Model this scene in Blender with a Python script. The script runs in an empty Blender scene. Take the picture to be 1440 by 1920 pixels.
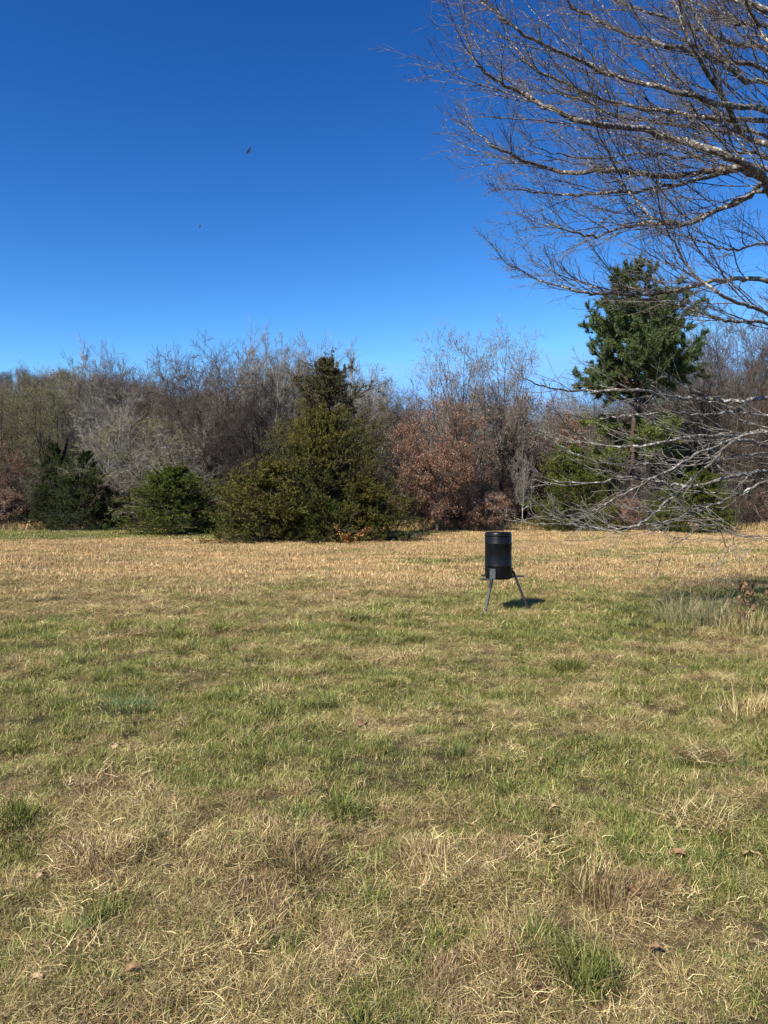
import bpy, math, random
import numpy as np
from mathutils import Vector

R = math.radians
scene = bpy.context.scene
COL = scene.collection

# ------------------------------------------------------------------ camera, sky, sun, exposure
EYE = 1.65
F = 1387.0            # focal length in pixels of the 1440x1920 frame
cam_data = bpy.data.cameras.new("camera")
cam = bpy.data.objects.new("camera", cam_data)
COL.objects.link(cam)
cam_data.sensor_fit = 'VERTICAL'
cam_data.sensor_height = 36.0
cam_data.lens = 26.0
cam_data.clip_start = 0.05
cam_data.clip_end = 9000.0
cam.location = (0, 0, EYE)
cam.rotation_euler = (R(90 - 0.62), 0, 0)
scene.camera = cam

SUN_EL = 43.0
SUN_DIR = Vector((-0.60, -0.80, 0)).normalized()      # where the sun stands (horizontal)
world = bpy.data.worlds.new("World")
scene.world = world
world.use_nodes = True
wn = world.node_tree
wn.nodes.clear()
w_out = wn.nodes.new("ShaderNodeOutputWorld")
w_bg = wn.nodes.new("ShaderNodeBackground")
w_sky = wn.nodes.new("ShaderNodeTexSky")
w_sky.sky_type = 'NISHITA'
w_sky.sun_disc = False
w_sky.sun_elevation = R(SUN_EL)
w_sky.sun_rotation = math.atan2(SUN_DIR.x, SUN_DIR.y)
w_sky.altitude = 200
w_sky.air_density = 1.0
w_sky.dust_density = 0.15
w_sky.ozone_density = 3.0
w_bg.inputs["Strength"].default_value = 0.10
w_sep = wn.nodes.new("ShaderNodeSeparateColor")
w_com = wn.nodes.new("ShaderNodeCombineColor")
wn.links.new(w_sky.outputs[0], w_sep.inputs[0])
for _c, (_g, _a, _k) in enumerate(((2.5, 4.65, .275), (1.81, 2.10, .42), (1.49, 1.71, .62))):      # deep, saturated blue of a phone camera
    _m0 = wn.nodes.new("ShaderNodeMath"); _m0.operation = 'MULTIPLY'; _m0.inputs[1].default_value = 0.1
    _m1 = wn.nodes.new("ShaderNodeMath"); _m1.operation = 'MINIMUM'; _m1.inputs[1].default_value = _k
    _m2 = wn.nodes.new("ShaderNodeMath"); _m2.operation = 'POWER'; _m2.inputs[1].default_value = _g
    _m3 = wn.nodes.new("ShaderNodeMath"); _m3.operation = 'MULTIPLY'; _m3.inputs[1].default_value = 10 * _a
    wn.links.new(w_sep.outputs[_c], _m0.inputs[0]); wn.links.new(_m0.outputs[0], _m1.inputs[0])
    wn.links.new(_m1.outputs[0], _m2.inputs[0]); wn.links.new(_m2.outputs[0], _m3.inputs[0])
    wn.links.new(_m3.outputs[0], w_com.inputs[_c])
wn.links.new(w_com.outputs[0], w_bg.inputs["Color"])
wn.links.new(w_bg.outputs[0], w_out.inputs["Surface"])

sun_data = bpy.data.lights.new("sun", 'SUN')
sun_data.energy = 5.0
sun_data.angle = R(0.5)
sun_data.color = (1.0, 0.93, 0.82)
sun = bpy.data.objects.new("sun", sun_data)
COL.objects.link(sun)
_sv = Vector((SUN_DIR.x * math.cos(R(SUN_EL)), SUN_DIR.y * math.cos(R(SUN_EL)), math.sin(R(SUN_EL))))
sun.rotation_euler = _sv.to_track_quat('Z', 'Y').to_euler()
sun.location = (-20, -20, 40)

scene.view_settings.view_transform = 'Standard'
scene.view_settings.look = 'None'
scene.view_settings.exposure = 0.62
scene.view_settings.gamma = 1.0
scene.view_settings.use_curve_mapping = False
scene.render.engine = 'CYCLES'
scene.cycles.max_bounces = 5
scene.cycles.diffuse_bounces = 2
scene.cycles.transmission_bounces = 3
scene.cycles.transparent_max_bounces = 4

# ------------------------------------------------------------------ helpers
def P(px, py, d):
    """point at forward distance d on the ray of photo pixel (px, py)"""
    return np.array([(px - 720.0) / F * d, d, EYE + (945.0 - py) / F * d])

def tag(o, label=None, cat=None, group=None, kind=None):
    if label: o["label"] = label
    if cat: o["category"] = cat
    if group: o["group"] = group
    if kind: o["kind"] = kind
    return o

def empty(name, loc=(0, 0, 0), rz=0.0):
    o = bpy.data.objects.new(name, None)
    COL.objects.link(o)
    o.location = loc
    o.rotation_euler = (0, 0, rz)
    o.empty_display_size = 0.2
    return o

def link(name, me, parent=None, mat=None):
    o = bpy.data.objects.new(name, me)
    COL.objects.link(o)
    if parent: o.parent = parent
    if mat is not None and not me.materials: me.materials.append(mat)
    return o

def copy_tree(o, parent=None):
    c = o.copy()
    COL.objects.link(c)
    c.parent = parent
    for ch in o.children: copy_tree(ch, c)
    return c

def make_mesh(name, verts, quads=None, tris=None, col=None, smooth=False, mats=(), mat_index=None):
    """verts (N,3), quads (M,4), tris (T,3), col per-face (M+T,3)"""
    me = bpy.data.meshes.new(name)
    verts = np.asarray(verts, np.float32)
    nq = 0 if quads is None else len(quads)
    nt = 0 if tris is None else len(tris)
    loops = []
    if nq: loops.append(np.asarray(quads, np.int32).ravel())
    if nt: loops.append(np.asarray(tris, np.int32).ravel())
    loops = np.concatenate(loops)
    starts = np.concatenate([np.arange(nq) * 4, nq * 4 + np.arange(nt) * 3]).astype(np.int32)
    me.vertices.add(len(verts)); me.vertices.foreach_set("co", verts.ravel())
    me.loops.add(len(loops)); me.loops.foreach_set("vertex_index", loops)
    me.polygons.add(nq + nt); me.polygons.foreach_set("loop_start", starts)
    if smooth: me.polygons.foreach_set("use_smooth", np.ones(nq + nt, bool))
    if mat_index is not None: me.polygons.foreach_set("material_index", np.asarray(mat_index, np.int32))
    me.update(calc_edges=True)
    if col is not None:
        col = np.asarray(col, np.float32)
        a = me.attributes.new("col", 'FLOAT_COLOR', 'FACE')
        a.data.foreach_set("color", np.concatenate([col, np.ones((len(col), 1), np.float32)], 1).ravel())
    for m in mats: me.materials.append(m)
    return me

def merge(parts):
    """parts: list of (verts, quads, tris, col_q, col_t) -> one set"""
    V, Q, T, CQ, CT, o = [], [], [], [], [], 0
    for v, q, t, cq, ct in parts:
        V.append(v)
        if q is not None and len(q): Q.append(q + o); CQ.append(cq)
        if t is not None and len(t): T.append(t + o); CT.append(ct)
        o += len(v)
    V = np.concatenate(V)
    Q = np.concatenate(Q) if Q else None
    T = np.concatenate(T) if T else None
    c = [np.concatenate(x) for x in (CQ, CT) if x]
    return V, Q, T, np.concatenate(c)

def norm(a):
    return a / np.maximum(np.linalg.norm(a, axis=-1, keepdims=True), 1e-9)

# value noise
def _hash(ix, iy, s):
    h = (ix.astype(np.int64) * 374761393 + iy.astype(np.int64) * 668265263 + s * 982451653) & 0x7fffffff
    h = ((h ^ (h >> 13)) * 1274126177) & 0x7fffffff
    h = ((h ^ (h >> 15)) * 2246822519) & 0x7fffffff
    return (h ^ (h >> 16)) % 100003 / 100003.0

def vnoise(x, y, s=0):
    ix, iy = np.floor(x), np.floor(y)
    fx, fy = x - ix, y - iy
    fx = fx * fx * (3 - 2 * fx); fy = fy * fy * (3 - 2 * fy)
    a = _hash(ix, iy, s); b = _hash(ix + 1, iy, s); c = _hash(ix, iy + 1, s); d = _hash(ix + 1, iy + 1, s)
    return (a * (1 - fx) + b * fx) * (1 - fy) + (c * (1 - fx) + d * fx) * fy

def fbm(x, y, s=0, n=4):
    t = 0; a = 0.5; w = 0
    for k in range(n):
        t = t + a * vnoise(x * 2 ** k + 17.3 * k, y * 2 ** k - 9.1 * k, s + k); w += a; a *= 0.55
    return t / w

def sstep(a, b, x):
    t = np.clip((x - a) / (b - a), 0, 1)
    return t * t * (3 - 2 * t)

def ground_h(x, y):
    x = np.asarray(x, float); y = np.asarray(y, float)
    h = (fbm(x * 0.12, y * 0.12, 5, 2) - 0.5) * 0.10
    h = h + (fbm(x * 2.4, y * 2.4, 9, 2) - 0.5) * 0.17 * np.exp(-np.maximum(y, 0) / 25.0)
    # a wooded rise far behind on the left
    r = sstep(150, 420, y) * np.exp(-((x + 190) / 190.0) ** 2)
    h = h + 52.0 * r * (1 + 0.12 * (fbm(x * .01, y * .01, 3, 3) - .5))
    h = h + 9.0 * sstep(110, 400, y)
    return h

def gz(x, y):
    return float(ground_h(np.array([x]), np.array([y]))[0])

# ------------------------------------------------------------------ materials
def new_mat(name):
    m = bpy.data.materials.new(name)
    m.use_nodes = True
    nt = m.node_tree
    nt.nodes.clear()
    out = nt.nodes.new("ShaderNodeOutputMaterial")
    return m, nt, out

def leaf_mat(name, trans=0.25, var=0.12, gloss=0.0, gain=1.0, rough=0.5):
    """colour from the per-face attribute, small per-object change"""
    m, nt, out = new_mat(name)
    N, L = nt.nodes, nt.links
    at = N.new("ShaderNodeAttribute"); at.attribute_name = "col"
    oi = N.new("ShaderNodeObjectInfo")
    hs = N.new("ShaderNodeHueSaturation")
    mr = N.new("ShaderNodeMapRange")
    mr.inputs["To Min"].default_value = (1 - var) * gain; mr.inputs["To Max"].default_value = (1 + var) * gain
    L.new(oi.outputs["Random"], mr.inputs["Value"])
    L.new(mr.outputs[0], hs.inputs["Value"])
    L.new(at.outputs["Color"], hs.inputs["Color"])
    d = N.new("ShaderNodeBsdfPrincipled")
    d.inputs["Roughness"].default_value = rough
    d.inputs["Specular IOR Level"].default_value = gloss
    t = N.new("ShaderNodeBsdfTranslucent")
    mx = N.new("ShaderNodeMixShader"); mx.inputs[0].default_value = trans
    L.new(hs.outputs[0], d.inputs["Base Color"]); L.new(hs.outputs[0], t.inputs["Color"])
    L.new(d.outputs[0], mx.inputs[1]); L.new(t.outputs[0], mx.inputs[2])
    L.new(mx.outputs[0], out.inputs["Surface"])
    return m

def bark_mat(name, c0, c1, scale=6.0, lo=0.4, hi=0.6, bump=0.4, c2=None, scale2=30.0):
    m, nt, out = new_mat(name)
    N, L = nt.nodes, nt.links
    tc = N.new("ShaderNodeTexCoord")
    no = N.new("ShaderNodeTexNoise"); no.inputs["Scale"].default_value = scale; no.inputs["Detail"].default_value = 5
    no.inputs["Roughness"].default_value = 0.65
    L.new(tc.outputs["Object"], no.inputs["Vector"])
    cr = N.new("ShaderNodeValToRGB")
    cr.color_ramp.elements[0].position = lo; cr.color_ramp.elements[0].color = (*c0, 1)
    cr.color_ramp.elements[1].position = hi; cr.color_ramp.elements[1].color = (*c1, 1)
    L.new(no.outputs["Fac"], cr.inputs["Fac"])
    colo = cr.outputs[0]
    if c2 is not None:
        n2 = N.new("ShaderNodeTexNoise"); n2.inputs["Scale"].default_value = scale2; n2.inputs["Detail"].default_value = 3
        L.new(tc.outputs["Object"], n2.inputs["Vector"])
        r2 = N.new("ShaderNodeValToRGB")
        r2.color_ramp.elements[0].position = 0.55; r2.color_ramp.elements[1].position = 0.62
        L.new(n2.outputs["Fac"], r2.inputs["Fac"])
        mx = N.new("ShaderNodeMix"); mx.data_type = 'RGBA'
        L.new(r2.outputs[0], mx.inputs["Factor"]); L.new(colo, mx.inputs["A"]); mx.inputs["B"].default_value = (*c2, 1)
        colo = mx.outputs["Result"]
    b = N.new("ShaderNodeBsdfPrincipled"); b.inputs["Roughness"].default_value = 0.9
    b.inputs["Specular IOR Level"].default_value = 0.15
    L.new(colo, b.inputs["Base Color"])
    bu = N.new("ShaderNodeBump"); bu.inputs["Strength"].default_value = bump; bu.inputs["Distance"].default_value = 0.02
    L.new(no.outputs["Fac"], bu.inputs["Height"]); L.new(bu.outputs[0], b.inputs["Normal"])
    L.new(b.outputs[0], out.inputs["Surface"])
    return m

M_elm = bark_mat("elm_bark", (0.075, 0.062, 0.052), (0.20, 0.18, 0.15), 9, 0.38, 0.6, 0.6, (0.40, 0.39, 0.34), 26)
M_elm_upper = bark_mat("elm_upper_bark", (0.055, 0.043, 0.036), (0.17, 0.14, 0.115), 9, 0.38, 0.62, 0.6, (0.42, 0.40, 0.34), 26)
M_elm_twig = bark_mat("elm_twig_bark", (0.085, 0.068, 0.055), (0.22, 0.185, 0.15), 12, 0.4, 0.6, 0.1)
M_grey = bark_mat("grey_bark", (0.10, 0.088, 0.07), (0.32, 0.29, 0.24), 2.5, 0.4, 0.62, 0.4)
M_pale = bark_mat("pale_bark", (0.20, 0.18, 0.15), (0.50, 0.47, 0.41), 2.5, 0.4, 0.62, 0.4)
M_brown = bark_mat("brown_bark", (0.055, 0.043, 0.033), (0.155, 0.124, 0.096), 2.0, 0.4, 0.62, 0.4)
M_dark = bark_mat("dark_bark", (0.022, 0.018, 0.015), (0.065, 0.053, 0.045), 2.0, 0.4, 0.62, 0.5)
M_pinebark = bark_mat("pine_bark", (0.045, 0.032, 0.025), (0.13, 0.088, 0.068), 3.0, 0.4, 0.6, 0.8)
M_leaf = leaf_mat("leaf_blades", 0.3, 0.12)
M_conifer = leaf_mat("conifer_foliage", 0.12, 0.06)
M_needle = leaf_mat("pine_needles", 0.15, 0.0, 0.3, 1.0, 0.45)
M_grass = leaf_mat("grass_blades", 0.10, 0.34, 0.03, 1.0, 0.8)

# ------------------------------------------------------------------ branches
def spawn(rng, Pp, Rp, n, t0, t1, ang, ratio, K, wig=0.12, up=0.05, rr=0.6, fall=0.5, tip=0.35, bias=None, azj=1.0, minr=0.0, Lmax=None):
    """children of a batch of polylines. Pp (B,K0,3), Rp (B,K0)"""
    B, K0, _ = Pp.shape
    L = np.linalg.norm(np.diff(Pp, axis=1), axis=2).sum(1)
    idx = np.repeat(np.arange(B), n)
    t = (np.tile(np.arange(n), B) + rng.random(B * n)) / n
    t = t0 + (t1 - t0) * t
    s = t * (K0 - 1)
    i0 = np.minimum(s.astype(int), K0 - 2)
    f = (s - i0)[:, None]
    a, b = Pp[idx, i0], Pp[idx, i0 + 1]
    base = a * (1 - f) + b * f
    rad = Rp[idx, i0] * (1 - f[:, 0]) + Rp[idx, i0 + 1] * f[:, 0]
    T = norm(b - a)
    az = np.tile(np.arange(n), B) * 2.39996 + np.repeat(rng.random(B) * 6.28, n) + rng.normal(0, 0.6 * azj, B * n)
    ref = np.where(np.abs(T[:, 2:3]) > 0.9, np.array([[1.0, 0, 0]]), np.array([[0, 0, 1.0]]))
    U = norm(np.cross(T, ref)); W = np.cross(T, U)
    perp = U * np.cos(az)[:, None] + W * np.sin(az)[:, None]
    an = ang[0] + rng.normal(0, ang[1], B * n)
    d = norm(T * np.cos(an)[:, None] + perp * np.sin(an)[:, None])
    if bias is not None: d = norm(d + np.asarray(bias))
    ln = L[idx] * ratio * (1 - fall * t) * rng.uniform(0.6, 1.3, B * n)
    if Lmax is not None: ln = np.minimum(ln, Lmax * rng.uniform(.6, 1.2, B * n))
    r0 = np.minimum(rad * 0.85, np.maximum(rad * rr, minr))
    pts = np.zeros((B * n, K, 3)); rs = np.zeros((B * n, K))
    pts[:, 0] = base; rs[:, 0] = r0
    st = (ln / (K - 1))[:, None]
    upv = np.array([0, 0, 1.0])
    curl = rng.normal(0, wig * 0.5, (B * n, 3))
    for k in range(1, K):
        d = norm(d + rng.normal(0, wig, (B * n, 3)) + curl + upv * up)
        pts[:, k] = pts[:, k - 1] + d * st
        rs[:, k] = r0 * (1 - (1 - tip) * k / (K - 1))
    return pts, rs

def path(rng, pts, K, r0, r1, wig=0.0, pw=1.0):
    """resample control points into K smooth points -> batch of one"""
    c = np.asarray(pts, float)
    n = len(c)
    s = np.linspace(0, n - 1, K)
    i = np.minimum(s.astype(int), n - 2); f = (s - i)[:, None]
    p0 = c[np.maximum(i - 1, 0)]; p1 = c[i]; p2 = c[i + 1]; p3 = c[np.minimum(i + 2, n - 1)]
    q = 0.5 * (2 * p1 + (p2 - p0) * f + (2 * p0 - 5 * p1 + 4 * p2 - p3) * f ** 2 + (3 * p1 - p0 - 3 * p2 + p3) * f ** 3)
    if wig:
        w = rng.normal(0, wig, (K, 3)); w[0] = 0
        q = q + w
    rr = r0 + (r1 - r0) * np.linspace(0, 1, K) ** pw
    return q[None], rr[None]

def tubes(Pp, Rp, S=3, cap=False):
    """tube surfaces round a batch of polylines -> verts, quads"""
    B, K, _ = Pp.shape
    T = np.empty_like(Pp)
    T[:, 1:-1] = Pp[:, 2:] - Pp[:, :-2]; T[:, 0] = Pp[:, 1] - Pp[:, 0]; T[:, -1] = Pp[:, -1] - Pp[:, -2]
    T = norm(T)
    m = norm(Pp[:, -1] - Pp[:, 0])
    ref = np.where(np.abs(m[:, 2:3]) > 0.8, np.array([[0.9, 0.435, 0]]), np.array([[0, 0, 1.0]]))[:, None, :]
    U = norm(np.cross(T, ref)); W = np.cross(T, U)
    a = np.arange(S) * 2 * math.pi / S + 0.4
    V = Pp[:, :, None, :] + Rp[:, :, None, None] * (U[:, :, None, :] * np.cos(a)[None, None, :, None] + W[:, :, None, :] * np.sin(a)[None, None, :, None])
    V = V.reshape(-1, 3)
    b = (np.arange(B) * K * S)[:, None, None]; k = (np.arange(K - 1) * S)[None, :, None]; s = np.arange(S)[None, None, :]
    s2 = (s + 1) % S
    q = np.stack([b + k + s, b + k + s2, b + k + S + s2, b + k + S + s], -1).reshape(-1, 4)
    return V, q

def spikes(Pp, Rp):
    """each polyline of a batch as one pointed three-sided twig -> verts, tris"""
    a, b = Pp[:, 0], Pp[:, -1]
    T = norm(b - a); U = norm(np.cross(T, np.array([[0.31, 0.72, 0.62]]))); W = np.cross(T, U)
    an = np.arange(3) * 2.0944
    ring = a[:, None] + Rp[:, :1, None] * (U[:, None] * np.cos(an)[None, :, None] + W[:, None] * np.sin(an)[None, :, None])
    V = np.concatenate([ring, b[:, None]], 1).reshape(-1, 3)
    o = (np.arange(len(a)) * 4)[:, None, None]
    return V, (o + np.array([[[0, 1, 3], [1, 2, 3], [2, 0, 3]]])).reshape(-1, 3)

def tube_mesh(name, levels, mats, smooth=True):
    """levels: list of (P, R, sides, material index); sides 1 = pointed twigs"""
    V, Q, T, MQ, MT, o = [], [], [], [], [], 0
    for p, r, s, mi in levels:
        if s == 1:
            v, q = spikes(p, r); T.append(q + o); MT.append(np.full(len(q), mi))
        else:
            v, q = tubes(p, r, s); Q.append(q + o); MQ.append(np.full(len(q), mi))
        V.append(v); o += len(v)
    return make_mesh(name, np.concatenate(V), np.concatenate(Q) if Q else None, np.concatenate(T) if T else None, smooth=smooth, mats=mats, mat_index=np.concatenate(MQ + MT))

def rand_quads(rng, C, size, aspect=0.6, dirs=None, noise=1.0, flat=0.0):
    """leaf-like rhombs centred on C. size array. returns verts, quads"""
    n = len(C)
    d = norm(rng.normal(0, 1, (n, 3)) * noise + (0 if dirs is None else dirs))
    e = rng.normal(0, 1, (n, 3)); e[:, 2] *= (1 - flat)
    e = norm(np.cross(d, np.cross(e, d)))
    s = np.asarray(size)[:, None]
    h, w = d * s * 0.5, e * s * 0.5 * aspect
    V = np.stack([C - h, C + w * 1.0 - h * 0.1, C + h, C - w - h * 0.1], 1).reshape(-1, 3)
    q = np.arange(n * 4).reshape(n, 4)
    return V, q

def pick_cols(rng, n, palette, jitter=0.15):
    pal = np.asarray(palette, float)
    c = pal[rng.integers(0, len(pal), n)]
    return np.clip(c * rng.uniform(1 - jitter, 1 + jitter, (n, 1)), 0, 1)

def along(rng, Pp, n, t0=0.2, jit=0.0):
    """n random points on each polyline, with directions"""
    B, K, _ = Pp.shape
    idx = np.repeat(np.arange(B), n)
    s = (t0 + (1 - t0) * rng.random(B * n)) * (K - 1)
    i = np.minimum(s.astype(int), K - 2); f = (s - i)[:, None]
    a, b = Pp[idx, i], Pp[idx, i + 1]
    return a * (1 - f) + b * f + rng.normal(0, jit, (B * n, 3)) * (jit > 0), norm(b - a)

# ------------------------------------------------------------------ bare broad-leaved trees (prototype meshes of unit kinds, ~10 m tall)
PROTO = {}

def bare_tree(key, seed, H=10.0, stems=1, lean=(0, 0), fork=0.35, spread=0.30, nl=11, a1=0.7, n1=8, n2=6, n3=5, n4=4, up=0.015, mats=(None, None),
              rb=0.14, leaves=None, twig_r=0.0075, wig=0.07, round_=0.28, curl=0.0):
    """trunk(s) that divide into leaders reaching a domed outline, then four orders of branches"""
    rng = np.random.default_rng(seed)
    TPs, TRs, LPs, LRs = [], [], [], []
    for s in range(stems):
        az = s * 6.283 / stems + rng.random()
        sp = 0.0 if stems == 1 else rng.uniform(0.05, 0.12) * H
        fk = fork * rng.uniform(.8, 1.2) * H
        ft = np.array([math.cos(az) * sp + lean[0] * .4, math.sin(az) * sp + lean[1] * .4, fk])
        bs = np.array([math.cos(az), math.sin(az), 0]) * 0.15 * (stems > 1)
        r0 = rb / stems ** 0.4
        p, r = path(rng, [bs + [0, 0, -0.15], bs + [0, 0, 0.25 * fk], bs * .5 + ft * [.5, .5, .62] + rng.normal(0, .02 * H, 3) * [1, 1, 0], ft], 9, r0, r0 * .7, 0.02)
        TPs.append(p); TRs.append(r)
        m = max(2, round(nl / stems))
        for k in range(m):
            a = k * 2.39996 + rng.normal(0, .3) + az
            rr = spread * H * (0.15 + 0.85 * math.sqrt((k + .5) / m)) * rng.uniform(.8, 1.15)
            tip = np.array([math.cos(a) * rr + lean[0], math.sin(a) * rr + lean[1], H * (1 - round_ * (rr / (spread * H)) ** 2 * rng.uniform(.6, 1.2)) * rng.uniform(.93, .99)])
            st_i = rng.integers(5, 9); st = p[0, st_i]
            mid = st * .55 + tip * .45 + np.array([math.cos(a), math.sin(a), -.2]) * rr * .22 + rng.normal(0, .03 * H, 3)
            lp, lr_ = path(rng, [st, mid, tip], 12, r[0, st_i] * rng.uniform(.45, .7), 0.008, .035, .8)
            LPs.append(lp); LRs.append(lr_)
    TP, TR = np.concatenate(TPs), np.concatenate(TRs)
    Lp, Lr = np.concatenate(LPs), np.concatenate(LRs)
    A = spawn(rng, Lp, Lr, n1, 0.12, 1.0, (a1, 0.25), 0.30, 8, wig, up, 0.6, 0.22, 0.25)
    B = spawn(rng, *A, n2, 0.12, 1.0, (0.7, 0.25), 0.56, 6, wig, up, 0.6, 0.25, 0.3)
    C = spawn(rng, *B, n3, 0.12, 1.0, (0.6, 0.25), 0.72, 3, wig, up, 0.6, 0.2, 0.5, minr=twig_r)
    Dl = spawn(rng, *C, n4, 0.15, 1.0, (0.45, 0.2), 0.95, 3, wig, up * 0.7, 0.75, 0.3, 0.6, minr=twig_r * 0.75)
    for X in (A, B, C, Dl): X[0][:, :, 2] = np.maximum(X[0][:, :, 2], 0.05)
    tm = tube_mesh(key + "_trunk", [(TP, TR, 8, 0)], [mats[0]])
    C = (C[0], np.maximum(C[1], twig_r)); Dl = (Dl[0], np.maximum(Dl[1], twig_r * 0.75))
    cm = tube_mesh(key + "_crown", [(Lp, Lr, 6, 0), (A[0], A[1], 4, 0), (B[0], B[1], 3, 1), (C[0], C[1], 3, 1), (Dl[0], Dl[1], 1, 1)], [mats[0], mats[1]])
    lm = None
    if leaves:
        n, size, pal, keep, dense = leaves
        c, d = along(rng, Dl[0], n, 0.1, size * 0.8)
        if keep is not None:
            k = keep(c, rng); c, d = c[k], d[k]
        V, q = rand_quads(rng, c, size * rng.uniform(0.6, 1.3, len(c)), 0.62, d, 1.2)
        lm = make_mesh(key + "_leaves", V, q, col=pick_cols(rng, len(q), pal, 0.3), mats=[M_leaf])
    PROTO[key] = (tm, cm, lm, H)

def clumpy(scale, thr, seed):
    def f(c, rng):
        v = vnoise(c[:, 0] * scale + c[:, 2] * 0.7 * scale, c[:, 1] * scale - c[:, 2] * 0.9 * scale, seed)
        return v + rng.uniform(-.12, .12, len(c)) > thr
    return f

OAK = [(0.26, 0.145, 0.092), (0.34, 0.195, 0.125), (0.15, 0.083, 0.055), (0.42, 0.27, 0.18), (0.24, 0.128, 0.082)]
BUD = [(0.24, 0.26, 0.09), (0.30, 0.31, 0.13), (0.17, 0.19, 0.06)]
PALE = [(0.38, 0.40, 0.26), (0.45, 0.46, 0.34), (0.32, 0.34, 0.22)]
YEL = [(0.28, 0.28, 0.08), (0.20, 0.21, 0.06), (0.36, 0.34, 0.11)]

bare_tree("spreading", 11, fork=.3, spread=.30, nl=12, mats=(M_grey, M_brown))
bare_tree("upright", 12, fork=.35, spread=.17, nl=11, a1=.5, up=.07, n1=9, mats=(M_pale, M_grey), rb=.12)
bare_tree("twin", 13, stems=2, fork=.3, spread=.30, nl=10, a1=.8, mats=(M_dark, M_brown), round_=.3, wig=.15, rb=.24)
bare_tree("pale", 14, fork=.40, spread=.24, nl=11, mats=(M_pale, M_grey), rb=.12)
bare_tree("many", 15, stems=4, fork=.18, spread=.22, nl=14, a1=.45, up=.08, n1=6, mats=(M_brown, M_brown))
bare_tree("budding", 16, fork=.35, spread=.25, nl=9, a1=.8, rb=.2, mats=(M_dark, M_brown), leaves=(2, 0.06, BUD, lambda c, r: (r.random(len(c)) < .95), 0))
bare_tree("greenish", 17, fork=.12, spread=.42, nl=12, a1=.9, mats=(M_dark, M_grey), round_=.55, leaves=(2, 0.075, YEL, clumpy(0.6, 0.30, 3), 0))
bare_tree("palebud", 18, fork=.4, spread=.2, nl=9, a1=.5, up=.07, mats=(M_pale, M_grey), leaves=(1, 0.05, PALE, None, 0))
bare_tree("oak", 19, H=7, fork=.12, spread=.44, nl=15, n1=9, a1=.95, mats=(M_grey, M_brown), round_=.62, up=0.0, rb=.11, leaves=(3, 0.085, OAK, clumpy(0.9, 0.22, 7), 0))
bare_tree("talloak", 20, H=11, fork=.42, spread=.23, nl=13, n1=9, n2=6, n3=4, n4=3, a1=.75, up=.05, rb=.17, mats=(M_dark, M_grey), round_=.38,
          leaves=(1, 0.11, OAK, lambda c, r: (r.random(len(c)) < 0.42 * np.clip(1.25 - c[:, 2] / 10.5, 0.03, 1)), 0))
bare_tree("scrub", 21, H=3.2, stems=5, fork=.1, spread=.42, nl=15, n1=6, n2=5, n3=4, a1=.75, mats=(M_dark, M_brown), rb=.03, twig_r=.005, wig=.16)
bare_tree("leafscrub", 22, H=2.6, stems=4, fork=.1, spread=.5, nl=12, n1=6, n2=5, n3=4, a1=.9, mats=(M_brown, M_grey), rb=.03, twig_r=.005, wig=.16,
          leaves=(2, 0.08, OAK, clumpy(1.2, 0.45, 9), 0))
bare_tree("tangle", 23, H=7, stems=3, fork=.2, spread=.34, nl=14, a1=.95, up=.0, mats=(M_dark, M_dark), rb=.26, wig=.22, round_=.6)
bare_tree("arching", 24, H=6, stems=2, fork=.2, lean=(-2.2, 0), spread=.42, nl=11, a1=.9, up=-.02, mats=(M_dark, M_grey), rb=.26, wig=.18, round_=.6)

TREES = 0
def put_tree(key, x, y, height, label, group, rz=None, wide=1.0, name=None, cat="tree", lean=0.0):
    global TREES
    TREES += 1
    tm, cm, lm, H = PROTO[key]
    rr = random.Random(TREES * 7 + 3)
    o = empty(name or "bare_tree", (x, y, gz(x, y)), rr.random() * 6.28 if rz is None else rz)
    s = height / H
    o.scale = (s * wide, s * wide, s)
    if lean:
        o.rotation_mode = 'ZYX'
        o.rotation_euler = (0, lean, o.rotation_euler[2])
    link("trunk", tm, o); link("crown", cm, o)
    if lm is not None:
        tag(link("leaves", lm, o), kind="stuff")
    tag(o, label, cat, group)
    return o

def tree_at(key, px, d, py_top, label, group=None, **kw):
    x = (px - 720) / F * d
    return put_tree(key, x, d, EYE + (945 - py_top) / F * d - gz(x, d), label, group, **kw)

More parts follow.
